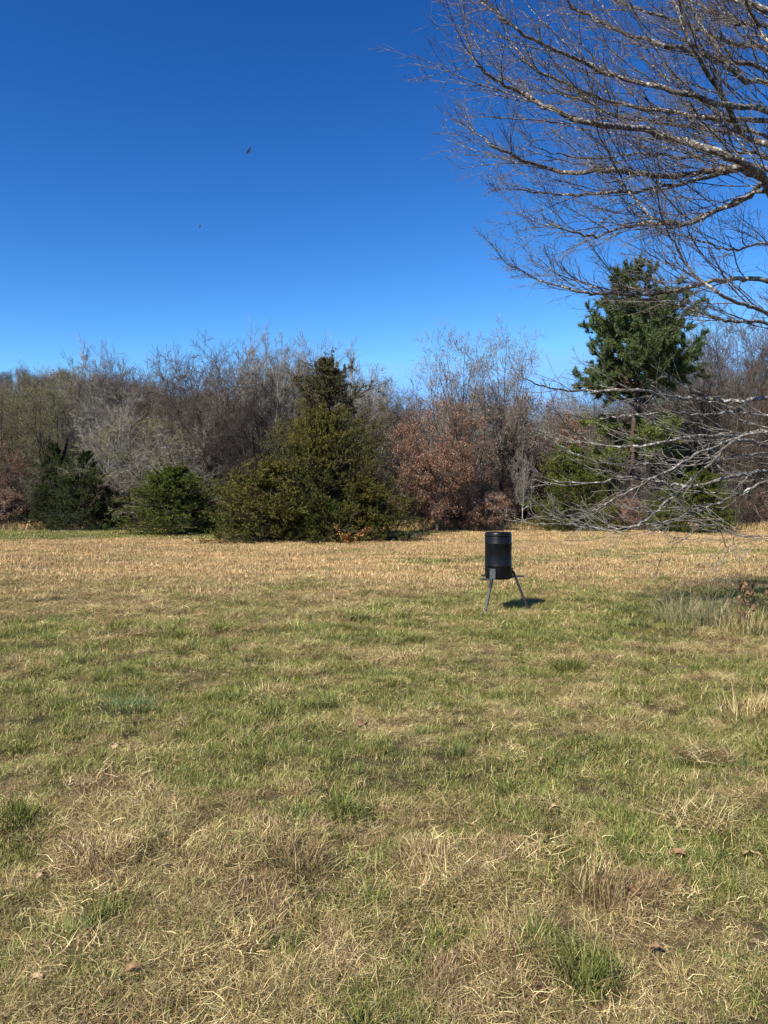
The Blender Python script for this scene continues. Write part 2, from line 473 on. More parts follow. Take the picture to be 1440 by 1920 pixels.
# ------------------------------------------------------------------ conifers
def cedar(key, seed, H, Rb, nb=90, pal=None, prof=None, leaf=0.10, dens=6, open_=0.0, n2=7, n3=5):
    rng = np.random.default_rng(seed)
    TP, TR = path(rng, [(0, 0, -0.1), (0.03 * H * rng.normal(), 0.03 * H * rng.normal(), H * 0.5), (rng.normal() * 0.03 * H, 0, H)], 10, 0.03 * H * 0.45 + 0.03, 0.01, 0.01)
    z = np.sort(rng.random(nb)) ** 0.9 * 0.97 + 0.005
    az = np.arange(nb) * 2.39996 + rng.normal(0, 0.4, nb)
    pr = prof(z) * Rb
    lobes = 0.58 + 0.85 * vnoise(az * 1.3 + 50, z * 6.0, seed)           # uneven outline
    ln = np.maximum(pr * lobes * rng.uniform(0.6, 1.22, nb), 0.15)
    K = 6
    s = z * 9; i = np.minimum(s.astype(int), 8); f = (s - i)[:, None]
    base = TP[0][i] * (1 - f) + TP[0][i + 1] * f
    el = 0.12 + 0.50 * z + 0.6 * np.clip((z - 0.8) / 0.2, 0, 1) + rng.normal(0, 0.12, nb)
    d = np.stack([np.cos(az) * np.cos(el), np.sin(az) * np.cos(el), np.sin(el)], 1)
    AP = np.zeros((nb, K, 3)); AR = np.zeros((nb, K)); AP[:, 0] = base; r0 = 0.008 + ln * 0.012; AR[:, 0] = r0
    for k in range(1, K):
        d = norm(d + rng.normal(0, 0.08, (nb, 3)) + np.array([0, 0, 0.05 if k > 2 else -0.03]))
        AP[:, k] = AP[:, k - 1] + d * (ln / (K - 1))[:, None]; AR[:, k] = r0 * (1 - 0.7 * k / (K - 1))
    AP[:, :, 2] = np.maximum(AP[:, :, 2], 0.12)
    B = spawn(rng, AP, AR, n2, 0.25, 1.0, (0.75, 0.2), 0.42, 4, 0.12, 0.08, 0.6, 0.5, 0.4, Lmax=0.9)
    C = spawn(rng, *B, n3, 0.1, 1.0, (0.6, 0.25), 0.6, 3, 0.12, 0.10, 0.7, 0.4, 0.5, Lmax=0.35)
    for X in (B, C): X[0][:, :, 2] = np.maximum(X[0][:, :, 2], 0.06)
    c, dd = along(rng, C[0], dens, 0.0, leaf * 0.35)
    if open_:
        k = vnoise(c[:, 0] * 1.3 + c[:, 2], c[:, 1] * 1.3 - c[:, 2] * 0.8, seed + 5) + rng.uniform(-.1, .1, len(c)) > open_
        c, dd = c[k], dd[k]
    V, q = rand_quads(rng, c, leaf * rng.uniform(0.7, 1.5, len(c)), 0.38, dd * 1.0 + np.array([0, 0, 0.35]), 0.55)
    # whole branches differ a little in hue (bronzed and green sprays)
    hue = vnoise(c[:, 0] * 1.1 + 1.7 * c[:, 2], c[:, 1] * 1.1 - 1.3 * c[:, 2], seed + 9)[:, None]
    pal = np.asarray(pal)
    col = (pal[0] * (1 - hue) + pal[1] * hue) * rng.uniform(0.75, 1.25, (len(c), 1))
    tm = tube_mesh(key + "_trunk", [(TP, TR, 7, 0)], [M_dark])
    cm = tube_mesh(key + "_branches", [(AP, AR, 3, 0), (B[0], B[1], 3, 0)], [M_dark])
    lm = make_mesh(key + "_foliage", V, q, col=col, mats=[M_conifer])
    PROTO[key] = (tm, cm, lm, H)

cone = lambda z: np.clip(1.03 - z, 0, 1) ** 0.8 * np.clip(z * 9 + 0.75, 0, 1)
dome = lambda z: np.clip(1.02 - z, 0, 1) ** 0.48 * np.clip(z * 5 + 0.8, 0, 1)
OLIVE = [(0.145, 0.122, 0.032), (0.060, 0.070, 0.020)]
GREENC = [(0.065, 0.090, 0.020), (0.125, 0.140, 0.030)]
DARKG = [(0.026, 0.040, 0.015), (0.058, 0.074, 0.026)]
BRONZE = [(0.145, 0.115, 0.052), (0.060, 0.064, 0.030)]

cedar("cedar_broad", 31, 5.2, 1.0, 300, OLIVE, lambda z: np.interp(z, [0, .15, .4, .65, .85, 1], [3.2, 3.5, 2.9, 2.0, 1.15, .15]), 0.075, 10)
cedar("cedar_tall", 32, 8.0, 1.0, 260, BRONZE, lambda z: np.interp(z, [0, .3, .48, .64, .76, .88, .94, 1], [2.9, 3.0, 2.6, 2.1, 1.5, .85, .4, .05]), 0.075, 12, 0.10)
cedar("cedar_bush", 33, 3.4, 2.1, 130, GREENC, dome, 0.065, 13)
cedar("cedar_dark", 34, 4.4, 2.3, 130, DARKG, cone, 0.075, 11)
cedar("cedar_small", 35, 2.2, 1.7, 90, OLIVE, dome, 0.065, 12)

def cedar_at(key, px, d, h, wide, label, group=None, name="cedar_tree", rz=0.0, cat="cedar"):
    tm, cm, lm, H = PROTO[key]
    x = (px - 720) / F * d
    o = empty(name, (x, d, gz(x, d) - 0.02), rz)
    o.scale = (h / H * wide, h / H * wide, h / H)
    link("trunk", tm, o); link("branches", cm, o); tag(link("foliage", lm, o), kind="stuff")
    tag(o, label, cat, group)
    return o

# ------------------------------------------------------------------ the ground
def axis(a, fine, lim, grow=1.12):
    v = [0.0]; s = fine
    while v[-1] < lim:
        v.append(v[-1] + s)
        if v[-1] > a: s *= grow
    return np.array(v)
gx = axis(9, 0.17, 2500); gx = np.concatenate([-gx[:0:-1], gx])
gyp = axis(20, 0.17, 3500); gyn = axis(3, 0.3, 300, 1.25)
gy = np.concatenate([-gyn[:0:-1], gyp])
GX, GY = np.meshgrid(gx, gy)
GZ = ground_h(GX, GY)
nv = GX.size; nx_, ny_ = len(gx), len(gy)
ii = np.arange(nv).reshape(ny_, nx_)
quads = np.stack([ii[:-1, :-1], ii[:-1, 1:], ii[1:, 1:], ii[1:, :-1]], -1).reshape(-1, 4)

def green_amount(x, y):
    """how green the sward is: 0 dry straw, 1 fresh green"""
    n1 = fbm(x * 0.28, y * 0.28, 21, 3); n2 = fbm(x * 1.1, y * 1.1, 31, 3); n3 = fbm(x * 3.2, y * 3.2, 41, 2)
    n4 = fbm(x * 7.0, y * 7.0, 47, 2)
    n = 0.20 * n1 + 0.32 * n2 + 0.26 * n3 + 0.22 * n4 - 0.5
    px = x / np.maximum(y, 0.5)
    base = 0.63 + 0.0 * y
    base = base - 0.16 * sstep(4.4, 2.8, y) * (1 - 0.5 * sstep(-0.15, -0.45, px))
    base = base + 0.05 * sstep(4.0, 6.0, y)
    edge = 13.0 - 2.6 * sstep(-0.1, -0.5, px) + 1.2 * sstep(0.2, 0.5, px)
    edge = edge + 5.0 * (fbm(x * 0.35, y * 0.2, 77, 2) - 0.5)
    base = base - 0.60 * sstep(edge - 1.0, edge + 2.5, y)
    # the greener strip along the wood on the left, and a faint one across the middle of the field
    base = base + 1.0 * sstep(33, 37, y + 5 * n) * sstep(-0.17, -0.24, px)
    base = base + 0.30 * np.exp(-((y - 21 - 0.4 * x) / 1.8) ** 2) * sstep(-0.05, 0.05, px)
    base = base + 0.5 * sstep(34, 40, y) * np.exp(-((px - 0.04) / 0.035) ** 2)
    return np.clip(base + n * 3.6, 0, 1)

G = green_amount(GX, GY)
soil = np.stack([np.full(nv, 0.085), np.full(nv, 0.062), np.full(nv, 0.038)], 1)
straw = np.array([0.46, 0.32, 0.16]); grn = np.array([0.085, 0.10, 0.035])
gg = G.ravel()[:, None]
far = sstep(9, 22, GY).ravel()[:, None]
gc = straw * (1 - gg) + grn * gg
gc = (soil * 0.5 + gc * 0.30) * (1 - far) + gc * far
wood = (sstep(47, 52, GY)).ravel()[:, None]
gc = gc * (1 - wood) + np.array([0.11, 0.075, 0.05]) * wood
hillc = (sstep(120, 170, GY)).ravel()[:, None]
gc = gc * (1 - hillc) + np.array([0.085, 0.072, 0.06]) * hillc
gm = make_mesh("ground", np.stack([GX.ravel(), GY.ravel(), GZ.ravel()], 1), quads, smooth=True)
ca = gm.attributes.new("col", 'FLOAT_COLOR', 'POINT')
ca.data.foreach_set("color", np.concatenate([gc, np.ones((nv, 1))], 1).astype(np.float32).ravel())
M_ground, nt, out = new_mat("field_ground")
N, L = nt.nodes, nt.links
at = N.new("ShaderNodeAttribute"); at.attribute_name = "col"
tc = N.new("ShaderNodeTexCoord")
n1 = N.new("ShaderNodeTexNoise"); n1.inputs["Scale"].default_value = 35; n1.inputs["Detail"].default_value = 6; n1.inputs["Roughness"].default_value = 0.7
n2 = N.new("ShaderNodeTexNoise"); n2.inputs["Scale"].default_value = 2.3; n2.inputs["Detail"].default_value = 5
mr = N.new("ShaderNodeMapRange"); mr.inputs["From Min"].default_value = 0.3; mr.inputs["From Max"].default_value = 0.7
mr.inputs["To Min"].default_value = 0.55; mr.inputs["To Max"].default_value = 1.35
mr2 = N.new("ShaderNodeMapRange"); mr2.inputs["To Min"].default_value = 0.75; mr2.inputs["To Max"].default_value = 1.25
mu = N.new("ShaderNodeMath"); mu.operation = 'MULTIPLY'
vm = N.new("ShaderNodeVectorMath"); vm.operation = 'SCALE'
L.new(tc.outputs["Object"], n1.inputs["Vector"]); L.new(tc.outputs["Object"], n2.inputs["Vector"])
L.new(n1.outputs["Fac"], mr.inputs["Value"]); L.new(n2.outputs["Fac"], mr2.inputs["Value"])
L.new(mr.outputs[0], mu.inputs[0]); L.new(mr2.outputs[0], mu.inputs[1])
L.new(at.outputs["Color"], vm.inputs[0]); L.new(mu.outputs[0], vm.inputs["Scale"])
bs = N.new("ShaderNodeBsdfPrincipled"); bs.inputs["Roughness"].default_value = 0.95; bs.inputs["Specular IOR Level"].default_value = 0.1
bu = N.new("ShaderNodeBump"); bu.inputs["Strength"].default_value = 0.8; bu.inputs["Distance"].default_value = 0.04
L.new(n1.outputs["Fac"], bu.inputs["Height"]); L.new(bu.outputs[0], bs.inputs["Normal"])
L.new(vm.outputs[0], bs.inputs["Base Color"]); L.new(bs.outputs[0], out.inputs["Surface"])
gm.materials.append(M_ground)
ground = link("ground", gm); tag(ground, kind="structure")

# ------------------------------------------------------------------ scattering (geometry nodes, only for what nobody could count)
def scatter(name, pts, idx, rot, scl, protos, label=None):
    me = bpy.data.meshes.new(name)
    me.vertices.add(len(pts)); me.vertices.foreach_set("co", np.asarray(pts, np.float32).ravel())
    me.attributes.new("idx", 'INT', 'POINT').data.foreach_set("value", np.asarray(idx, np.int32))
    me.attributes.new("rot", 'FLOAT_VECTOR', 'POINT').data.foreach_set("vector", np.asarray(rot, np.float32).ravel())
    me.attributes.new("scl", 'FLOAT_VECTOR', 'POINT').data.foreach_set("vector", np.asarray(scl, np.float32).ravel())
    col = bpy.data.collections.new(name + "_pieces")
    for k, pm in enumerate(protos):
        po = bpy.data.objects.new("%s_piece_%03d" % (name, k), pm)
        col.objects.link(po)
    ng = bpy.data.node_groups.new(name + "_scatter", 'GeometryNodeTree')
    ng.interface.new_socket("Geometry", in_out='INPUT', socket_type='NodeSocketGeometry')
    ng.interface.new_socket("Geometry", in_out='OUTPUT', socket_type='NodeSocketGeometry')
    n, l = ng.nodes, ng.links
    gi = n.new("NodeGroupInput"); go = n.new("NodeGroupOutput")
    ip = n.new("GeometryNodeInstanceOnPoints")
    ci = n.new("GeometryNodeCollectionInfo")
    ci.inputs["Collection"].default_value = col
    ci.inputs["Separate Children"].default_value = True
    ci.inputs["Reset Children"].default_value = True
    def attr(nm, ty):
        a = n.new("GeometryNodeInputNamedAttribute"); a.data_type = ty; a.inputs["Name"].default_value = nm
        return next(s for s in a.outputs if s.enabled and s.name == "Attribute")
    l.new(gi.outputs[0], ip.inputs["Points"]); l.new(ci.outputs[0], ip.inputs["Instance"])
    ip.inputs["Pick Instance"].default_value = True
    l.new(attr("idx", 'INT'), ip.inputs["Instance Index"])
    er = n.new("FunctionNodeEulerToRotation")
    l.new(attr("rot", 'FLOAT_VECTOR'), er.inputs[0]); l.new(er.outputs[0], ip.inputs["Rotation"])
    l.new(attr("scl", 'FLOAT_VECTOR'), ip.inputs["Scale"])
    l.new(ip.outputs[0], go.inputs[0])
    o = link(name, me)
    md = o.modifiers.new("scatter", 'NODES'); md.node_group = ng
    tag(o, label, kind="stuff")
    return o

# ------------------------------------------------------------------ grass pieces
STRAW = [(0.54, 0.41, 0.19), (0.33, 0.235, 0.105), (0.76, 0.62, 0.32), (0.14, 0.09, 0.04), (0.44, 0.37, 0.15), (0.58, 0.46, 0.22), (0.25, 0.17, 0.08)]
BROWNS = [(0.30, 0.20, 0.11), (0.22, 0.14, 0.08), (0.42, 0.31, 0.18), (0.13, 0.08, 0.045)]
GOLD = [(0.62, 0.415, 0.20), (0.50, 0.33, 0.155), (0.70, 0.50, 0.27), (0.40, 0.25, 0.12)]
GREENS = [(0.135, 0.17, 0.036), (0.07, 0.10, 0.022), (0.20, 0.225, 0.055), (0.30, 0.31, 0.09)]
BLUEG = [(0.085, 0.125, 0.055), (0.11, 0.15, 0.07)]

def blades(rng, n, spread, ln, w, tilt, pal, droop=0.6, segs=3, z0=-0.01, radial=0.0, jit=0.25, curl=0.35):
    """n bent blades. tilt (mean, sd) from vertical"""
    a = rng.random(n) * 6.283
    rr = np.sqrt(rng.random(n)) * spread
    base = np.stack([np.cos(a) * rr, np.sin(a) * rr, np.full(n, z0)], 1)
    ha = np.where(rng.random(n) < radial, a + rng.normal(0, 0.5, n), rng.random(n) * 6.283)
    ti = np.clip(rng.normal(tilt[0], tilt[1], n), 0.02, 1.6)
    lens = rng.uniform(ln[0], ln[1], n)
    ww = w * rng.uniform(0.7, 1.3, n)
    side = np.stack([-np.sin(ha), np.cos(ha), np.zeros(n)], 1)
    tw = rng.normal(0, 0.5, n)
    pts = [base]; p = base; dr = droop * rng.uniform(0.2, 1.3, n)
    side2 = side
    for k in range(segs):
        tk = np.clip(ti + dr * (k / max(segs - 1, 1)), 0, 1.75)
        ha = ha + rng.normal(0, curl, n)
        d = np.stack([np.cos(ha) * np.sin(tk), np.sin(ha) * np.sin(tk), np.cos(tk)], 1)
        p = p + d * (lens / segs)[:, None]
        p[:, 2] = np.maximum(p[:, 2], 0.004 + 0.01 * rng.random(n))
        pts.append(p)
    V = []
    for k in range(segs):
        wk = ww * (1 - 0.25 * k)
        off = (side + np.array([0, 0, 1.0]) * np.sin(tw)[:, None] * 0.6) * (wk * 0.5)[:, None]
        V += [pts[k] - off, pts[k] + off]
    V.append(pts[segs])
    m = 2 * segs + 1
    V = np.stack(V, 1).reshape(-1, 3)
    b = (np.arange(n) * m)[:, None]
    Q = np.concatenate([b + np.array([[2 * k, 2 * k + 1, 2 * k + 3, 2 * k + 2]]) for k in range(segs - 1)]) if segs > 1 else None
    T = b + np.array([[2 * segs - 2, 2 * segs - 1, 2 * segs]])
    c = pick_cols(rng, n, pal, jit)
    return V, Q, T, (np.tile(c, (segs - 1, 1)) if segs > 1 else None), c

def piece(name, parts):
    V, Q, T, c = merge(parts)
    return make_mesh(name, V, Q, T, col=c, mats=[M_grass])

gr = np.random.default_rng(77)
NEAR = []      # (mesh) kinds: 0-2 green lawn, 3-4 green tuft, 5-7 matted straw, 8-9 straw tuft, 10-11 brown stubble, 12 mixed
for k in range(3):
    NEAR.append(piece("short_green", [blades(gr, 90, 0.14, (0.03, 0.085), 0.0042, (0.5, 0.35), GREENS, 0.9),
                                      blades(gr, 62, 0.15, (0.04, 0.10), 0.0033, (1.0, 0.35), STRAW, 0.5)]))
for k in range(2):
    NEAR.append(piece("green_tuft", [blades(gr, 80, 0.06, (0.07, 0.16), 0.0045, (0.55, 0.3), GREENS if k else BLUEG + GREENS, 0.9, radial=0.8),
                                     blades(gr, 20, 0.08, (0.05, 0.12), 0.0035, (1.0, 0.3), STRAW, 0.5, radial=.5)]))
for k in range(3):
    NEAR.append(piece("matted_straw", [blades(gr, 120, 0.15, (0.05, 0.14), 0.0028, (1.32, 0.22), STRAW if k != 1 else STRAW + BROWNS, 0.35, segs=4, z0=0.012, curl=0.5, jit=0.45),
                                       blades(gr, 30, 0.15, (0.03, 0.08), 0.0035, (0.7, 0.4), GREENS, 0.8)]))
for k in range(2):
    NEAR.append(piece("straw_tuft", [blades(gr, 90, 0.05, (0.07, 0.16), 0.0030, (0.95, 0.3), STRAW, 1.0, radial=0.85),
                                     blades(gr, 25, 0.05, (0.06, 0.12), 0.004, (0.4, 0.3), GREENS + BROWNS, 0.6, radial=.5)]))
for k in range(2):
    NEAR.append(piece("brown_stubble", [blades(gr, 90, 0.07, (0.04, 0.11), 0.0034, (0.45, 0.4), BROWNS + STRAW[:1], 0.3, radial=0.5),
                                        blades(gr, 30, 0.09, (0.05, 0.12), 0.0035, (1.1, 0.3), STRAW, 0.3)]))
def leaf_bits(rng, n, spread):
    c = np.stack([rng.normal(0, spread, n), rng.normal(0, spread, n), rng.uniform(.015, .045, n)], 1)
    V, q = rand_quads(rng, c, rng.uniform(.018, .045, n), .6, np.array([0, 0, 0.0]), 1.0, .2)
    return V, q, None, pick_cols(rng, n, [(0.26, 0.15, 0.08), (0.40, 0.27, 0.15), (0.18, 0.10, 0.06), (0.5, 0.38, 0.24)], .2), None
NEAR[-1] = piece("brown_stubble", [blades(gr, 90, 0.08, (0.03, 0.10), 0.0034, (0.7, 0.5), BROWNS + STRAW[:1], 0.3, radial=0.5),
                                   blades(gr, 50, 0.10, (0.05, 0.12), 0.0030, (1.25, 0.25), STRAW, 0.3, z0=.01), leaf_bits(gr, 2, .06)])
NEAR.append(piece("mixed_sward", [blades(gr, 60, 0.15, (0.04, 0.10), 0.004, (0.7, 0.4), GREENS, 0.8),
                                  blades(gr, 60, 0.15, (0.05, 0.13), 0.0030, (1.15, 0.35), STRAW, 0.5)]))
# coarser pieces for the far field
FARP = []
for k in range(2):
    FARP.append(piece("far_green", [blades(gr, 100, 0.30, (0.04, 0.10), 0.010, (0.7, 0.4), GREENS, 0.7, 2), blades(gr, 26, 0.30, (0.05, 0.11), 0.009, (0.8, 0.4), STRAW, 0.5, 2)]))
for k in range(3):
    FARP.append(piece("far_gold", [blades(gr, 110, 0.30, (0.05, 0.11), 0.009, (0.75, 0.4), GOLD if k else GOLD + BROWNS[:2] + STRAW, 0.5, 2), blades(gr, 12, 0.3, (0.05, 0.1), 0.009, (0.7, 0.4), GREENS, 0.5, 2)]))
FARP.append(piece("far_brown", [blades(gr, 90, 0.28, (0.06, 0.13), 0.010, (0.6, 0.4), BROWNS + GOLD, 0.5, 2), blades(gr, 14, 0.3, (0.05, 0.1), 0.009, (0.7, 0.4), GREENS, 0.5, 2)]))
FARP.append(piece("edge_weeds", [blades(gr, 90, 0.35, (0.18, 0.55), 0.012, (0.35, 0.25), STRAW + BROWNS + GOLD, 0.5, 3), blades(gr, 40, 0.3, (0.1, 0.25), 0.012, (0.5, 0.3), GREENS, 0.5, 3)]))
FARP.append(piece("far_straw", [blades(gr, 110, 0.30, (0.05, 0.11), 0.009, (0.8, 0.4), STRAW, 0.5, 2), blades(gr, 20, 0.3, (0.05, 0.1), 0.009, (0.7, 0.4), GREENS, 0.5, 2)]))

def wedge(rng, y0, y1, dens, margin=1.2):
    area = (y1 - y0) * (2 * margin + 1.08 * (y0 + y1) / 2)
    n = int(area * dens)
    y = np.sqrt(rng.random(int(n * 1.6)) * ((y1 + 2) ** 2 - (y0 + 2) ** 2) + (y0 + 2) ** 2) - 2
    x = (rng.random(len(y)) * 2 - 1) * (0.54 * y + margin)
    y, x = y[:n], x[:n]
    return x, y

# near sward
xs, ys = [], []
for y0, y1, dn in ((0.9, 4.2, 290), (4.2, 7.0, 220), (7.0, 11.0, 160), (11.0, 16.5, 95)):
    x, y = wedge(gr, y0, y1, dn, 2.0); xs.append(x); ys.append(y)
x = np.concatenate(xs); y = np.concatenate(ys)
g = green_amount(x, y) + gr.normal(0, 0.10, len(x))
u = gr.random(len(x))
pk = fbm(x * 2.6, y * 2.6, 61, 3) + gr.normal(0, 0.05, len(x)) + 0.10 * sstep(5.0, 3.0, y)       # which kind of dead growth stands where
lawn = np.where(u < 0.70, gr.integers(0, 3, len(x)), np.where(u < 0.85, gr.integers(3, 5, len(x)), 12))
mats_ = gr.integers(5, 8, len(x))
dead = np.where(pk > 0.60, np.where(u < .65, gr.integers(10, 12, len(x)), mats_), np.where(pk < 0.40, np.where(u < .6, gr.integers(8, 10, len(x)), mats_), np.where(u < .85, mats_, 12)))
idx = np.where(g > 0.60, lawn, np.where(g > 0.40, np.where(u < 0.45, 12, np.where(u < 0.65, gr.integers(0, 3, len(x)), dead)), dead))
hum = fbm(x * 3.2, y * 3.2, 55, 3)
s = np.maximum(0.30 + 1.25 * (hum - 0.2), 0.58) * gr.uniform(0.65, 1.3, len(x)) * (1 + 0.35 * sstep(4, 12, y))
keep = ~((hum < 0.36) & (gr.random(len(x)) < 0.35))          # bare pockets between the tussocks
x, y, idx, s = x[keep], y[keep], idx[keep], s[keep]
z = ground_h(x, y)
rot = np.stack([gr.normal(0, 0.12, len(x)), gr.normal(0, 0.12, len(x)), gr.random(len(x)) * 6.283], 1)
wd = 1.0 + 0.35 * sstep(6, 14, y)
scatter("grass", np.stack([x, y, z], 1), idx, rot, np.stack([s * wd, s * wd, s * gr.uniform(0.8, 1.2, len(x))], 1), NEAR,
        "mixed green and straw coloured rough grass")

# far sward
xs, ys = [], []
for y0, y1, dn in ((13.5, 20, 28), (20, 30, 18), (30, 50, 11)):
    x, y = wedge(gr, y0, y1, int(dn * .95), 7); xs.append(x); ys.append(y)
x = np.concatenate(xs); y = np.concatenate(ys)
g = green_amount(x, y) + gr.normal(0, 0.08, len(x)); u = gr.random(len(x))
gold = fbm(x * 0.35, y * 0.5, 91, 3) + gr.normal(0, .08, len(x)) > 0.5
idx = np.where(g > 0.5, gr.integers(0, 2, len(x)), np.where(gold, gr.integers(2, 5, len(x)), np.where(u < .35, 5, np.where(u < .75, 7, gr.integers(2, 5, len(x))))))
edge_y = 46.5 - 4.5 * np.exp(-((x / y + 0.25) / .06) ** 2) + 1.5 * (fbm(x * .5, y * 0, 71, 2) - .5)
idx = np.where((y > edge_y - 0.6) & (u < .85), 6, idx)
s = gr.uniform(0.7, 1.3, len(x)) * (1 + 0.3 * sstep(20, 45, y)) * (0.45 + 1.1 * fbm(x * 1.3, y * 0.9, 33, 3))
scatter("dry_grass", np.stack([x, y, ground_h(x, y)], 1), idx, np.stack([0 * x, 0 * x, gr.random(len(x)) * 6.283], 1),
        np.stack([s, s, s * gr.uniform(0.7, 1.2, len(x))], 1), FARP, "golden dry grass of the mown field")

# ------------------------------------------------------------------ the wood
# named trees along the edge, front to back (px, distance, top row of the photo)
W = "bare trees along the edge of the wood"
tree_at("budding", 30, 62, 722, "green-tinged budding tree at the far left of the wood edge", W)
tree_at("budding", 105, 56, 690, "rounded dark-limbed tree with pale green buds above the dark cedar on the left", W, wide=0.8)
tree_at("upright", 165, 58, 680, "slender upright grey tree right of the round budding tree on the left", W, wide=0.9)
tree_at("pale", 205, 52, 735, "pale grey bare tree with whitish leaning stems behind the dark left cedar", W)
tree_at("spreading", 262, 60, 702, "bare brown tree rising behind the yellow-green shrubby tree", W)
tree_at("many", 330, 60, 698, "brown multi-stemmed bare tree left of the big leaning tree", W, wide=0.9)
tree_at("greenish", 285, 47, 770, "broad low tree with yellow-green new leaves on the left", W, wide=1.25, name="leafing_tree")
tree_at("twin", 425, 47, 655, "large dark twisted tree leaning left with a pinkish brown crown", W, lean=-0.16, rz=0.4, wide=0.95)
tree_at("arching", 405, 43.5, 790, "low dark tree with limbs arching left under the large leaning tree", W, rz=0.0)
tree_at("tangle", 478, 41, 705, "vine-choked dark tree hugging the left side of the tall cedar", W, wide=0.9)
tree_at("tangle", 440, 45, 742, "dark vine-hung tree between the leaning tree and the green cedar bush", W, wide=0.9, rz=2.2)
tree_at("upright", 492, 60, 648, "thin wispy bare tree poking highest between leaning tree and cedar", W, wide=0.7)
tree_at("upright", 545, 62, 668, "straight grey bare tree just left of the tall cedar top", W)
tree_at("upright", 585, 64, 674, "grey bare tree half hidden behind the tall cedar top", W)
tree_at("upright", 650, 62, 675, "bare grey tree whose twigs show right of the tall cedar top", W)
tree_at("palebud", 700, 60, 716, "tree with whitish green buds right of the tall cedar", W, name="leafing_tree")
tree_at("twin", 712, 48, 750, "dark crooked bare tree between the big cedar and the brown oak", W, wide=0.7)
tree_at("spreading", 752, 66, 765, "low bare tree in the dip of the tree line", W, wide=0.8)
tree_at("oak", 820, 43.5, 745, "low spreading oak thick with russet dead leaves", W, name="oak_tree", cat="oak", wide=0.76)
tree_at("talloak", 868, 47, 622, "tall thin oak with sparse brown leaves, left one of the pair behind the feeder", W, name="oak_tree", cat="oak", wide=0.8, lean=-0.05)
tree_at("talloak", 945, 48, 615, "tall straight oak with sparse brown leaves, right one of the pair behind the feeder", W, name="oak_tree", cat="oak", rz=2.1, wide=0.72)
tree_at("oak", 1003, 52, 742, "brown-leaved oak filling the gap left of the pine", W, name="oak_tree", cat="oak", rz=1.0, wide=0.8)
tree_at("pale", 978, 46, 860, "small crooked bare tree beside the green shrub right of the feeder", W, wide=0.7)
tree_at("leafscrub", 905, 44, 925, "low shrub with dead brown leaves just behind the feeder barrel", W, name="shrub", cat="shrub", wide=1.2)
tree_at("palebud", 880, 60, 755, "pale budding tree seen through the tall oaks", W, name="leafing_tree")
tree_at("upright", 1050, 60, 745, "bare tree rising between brown-leaved oak and pine", W)
tree_at("many", 1382, 52, 612, "reddish brown tree with upswept twigs right of the pine", W, wide=0.95)
tree_at("many", 1300, 58, 655, "brown upswept bare tree directly right of the pine crown", W, wide=0.8)
tree_at("many", 1455, 50, 640, "reddish upswept bare tree cut by the right picture edge", W, wide=0.8)
tree_at("spreading", 1110, 56, 770, "bare spreading tree behind the lower pine boughs", W)
tree_at("spreading", 1235, 54, 760, "bare grey tree behind the lichened elm boughs", W)
tree_at("oak", -5, 50, 825, "low oak with dead brown leaves at the left picture edge", W, name="oak_tree", cat="oak", wide=0.7, rz=2.0)
tree_at("leafscrub", 392, 41.5, 925, "low shrub with dead leaves right of the bright green cedar bush", W, name="shrub", cat="shrub", wide=1.3)
tree_at("scrub", 228, 47, 930, "bare twiggy shrub between the dark cedar and the green bush", W, name="shrub", cat="shrub")
tree_at("leafscrub", 1170, 45, 935, "reddish brown scrub between the two cedars under the pine", W, name="shrub", cat="shrub", wide=1.2)

# cedars
K_ = "cedars along the wood edge"
cedar_at("cedar_broad", 602, 33.4, 5.5, 0.92, "broad olive green cedar standing forward of the wood in the middle", K_)
cedar_at("cedar_tall", 612, 37.0, 8.75, 0.95, "tall ragged bronze green cedar topping the middle clump", K_)
cedar_at("cedar_small", 512, 32.3, 3.0, 1.25, "low olive cedar at the left foot of the middle clump", K_)
cedar_at("cedar_small", 690, 33.0, 2.4, 1.1, "low dark cedar at the right foot of the middle clump", K_, rz=2.0)
cedar_at("cedar_bush", 605, 31.9, 1.8, 1.2, "lowest cedar growth at the front of the middle clump", K_, rz=1.0)
cedar_at("cedar_bush", 450, 35.5, 2.6, 0.8, "green cedar bush between the shrubs and the middle clump", K_, rz=2.6)
cedar_at("cedar_bush", 322, 39.5, 3.3, 1.55, "bright green rounded cedar bush on the left", K_)
cedar_at("cedar_dark", 150, 45, 4.6, 1.0, "dark green cedar on the left with layered boughs", K_)
cedar_at("cedar_dark", 95, 46.5, 3.8, 1.0, "dark cedar nearer the left picture edge", K_, rz=2.0)
cedar_at("cedar_dark", 205, 47, 2.6, 0.9, "small dark cedar at the right of the left cedar group", K_, rz=3.0)
cedar_at("cedar_bush", 1072, 45, 4.6, 0.95, "tall rounded green cedar under the left boughs of the pine", K_, rz=0.7)
cedar_at("cedar_bush", 1130, 50, 4.3, 0.75, "olive conifer against the lower pine trunk", K_, rz=4.7)
cedar_at("cedar_bush", 1315, 42, 3.2, 1.25, "bright green spreading cedar at the right behind the elm boughs", K_, rz=1.9)
cedar_at("cedar_bush", 1250, 44, 2.4, 1.0, "small green cedar left of the spreading cedar on the right", K_, rz=5.0)
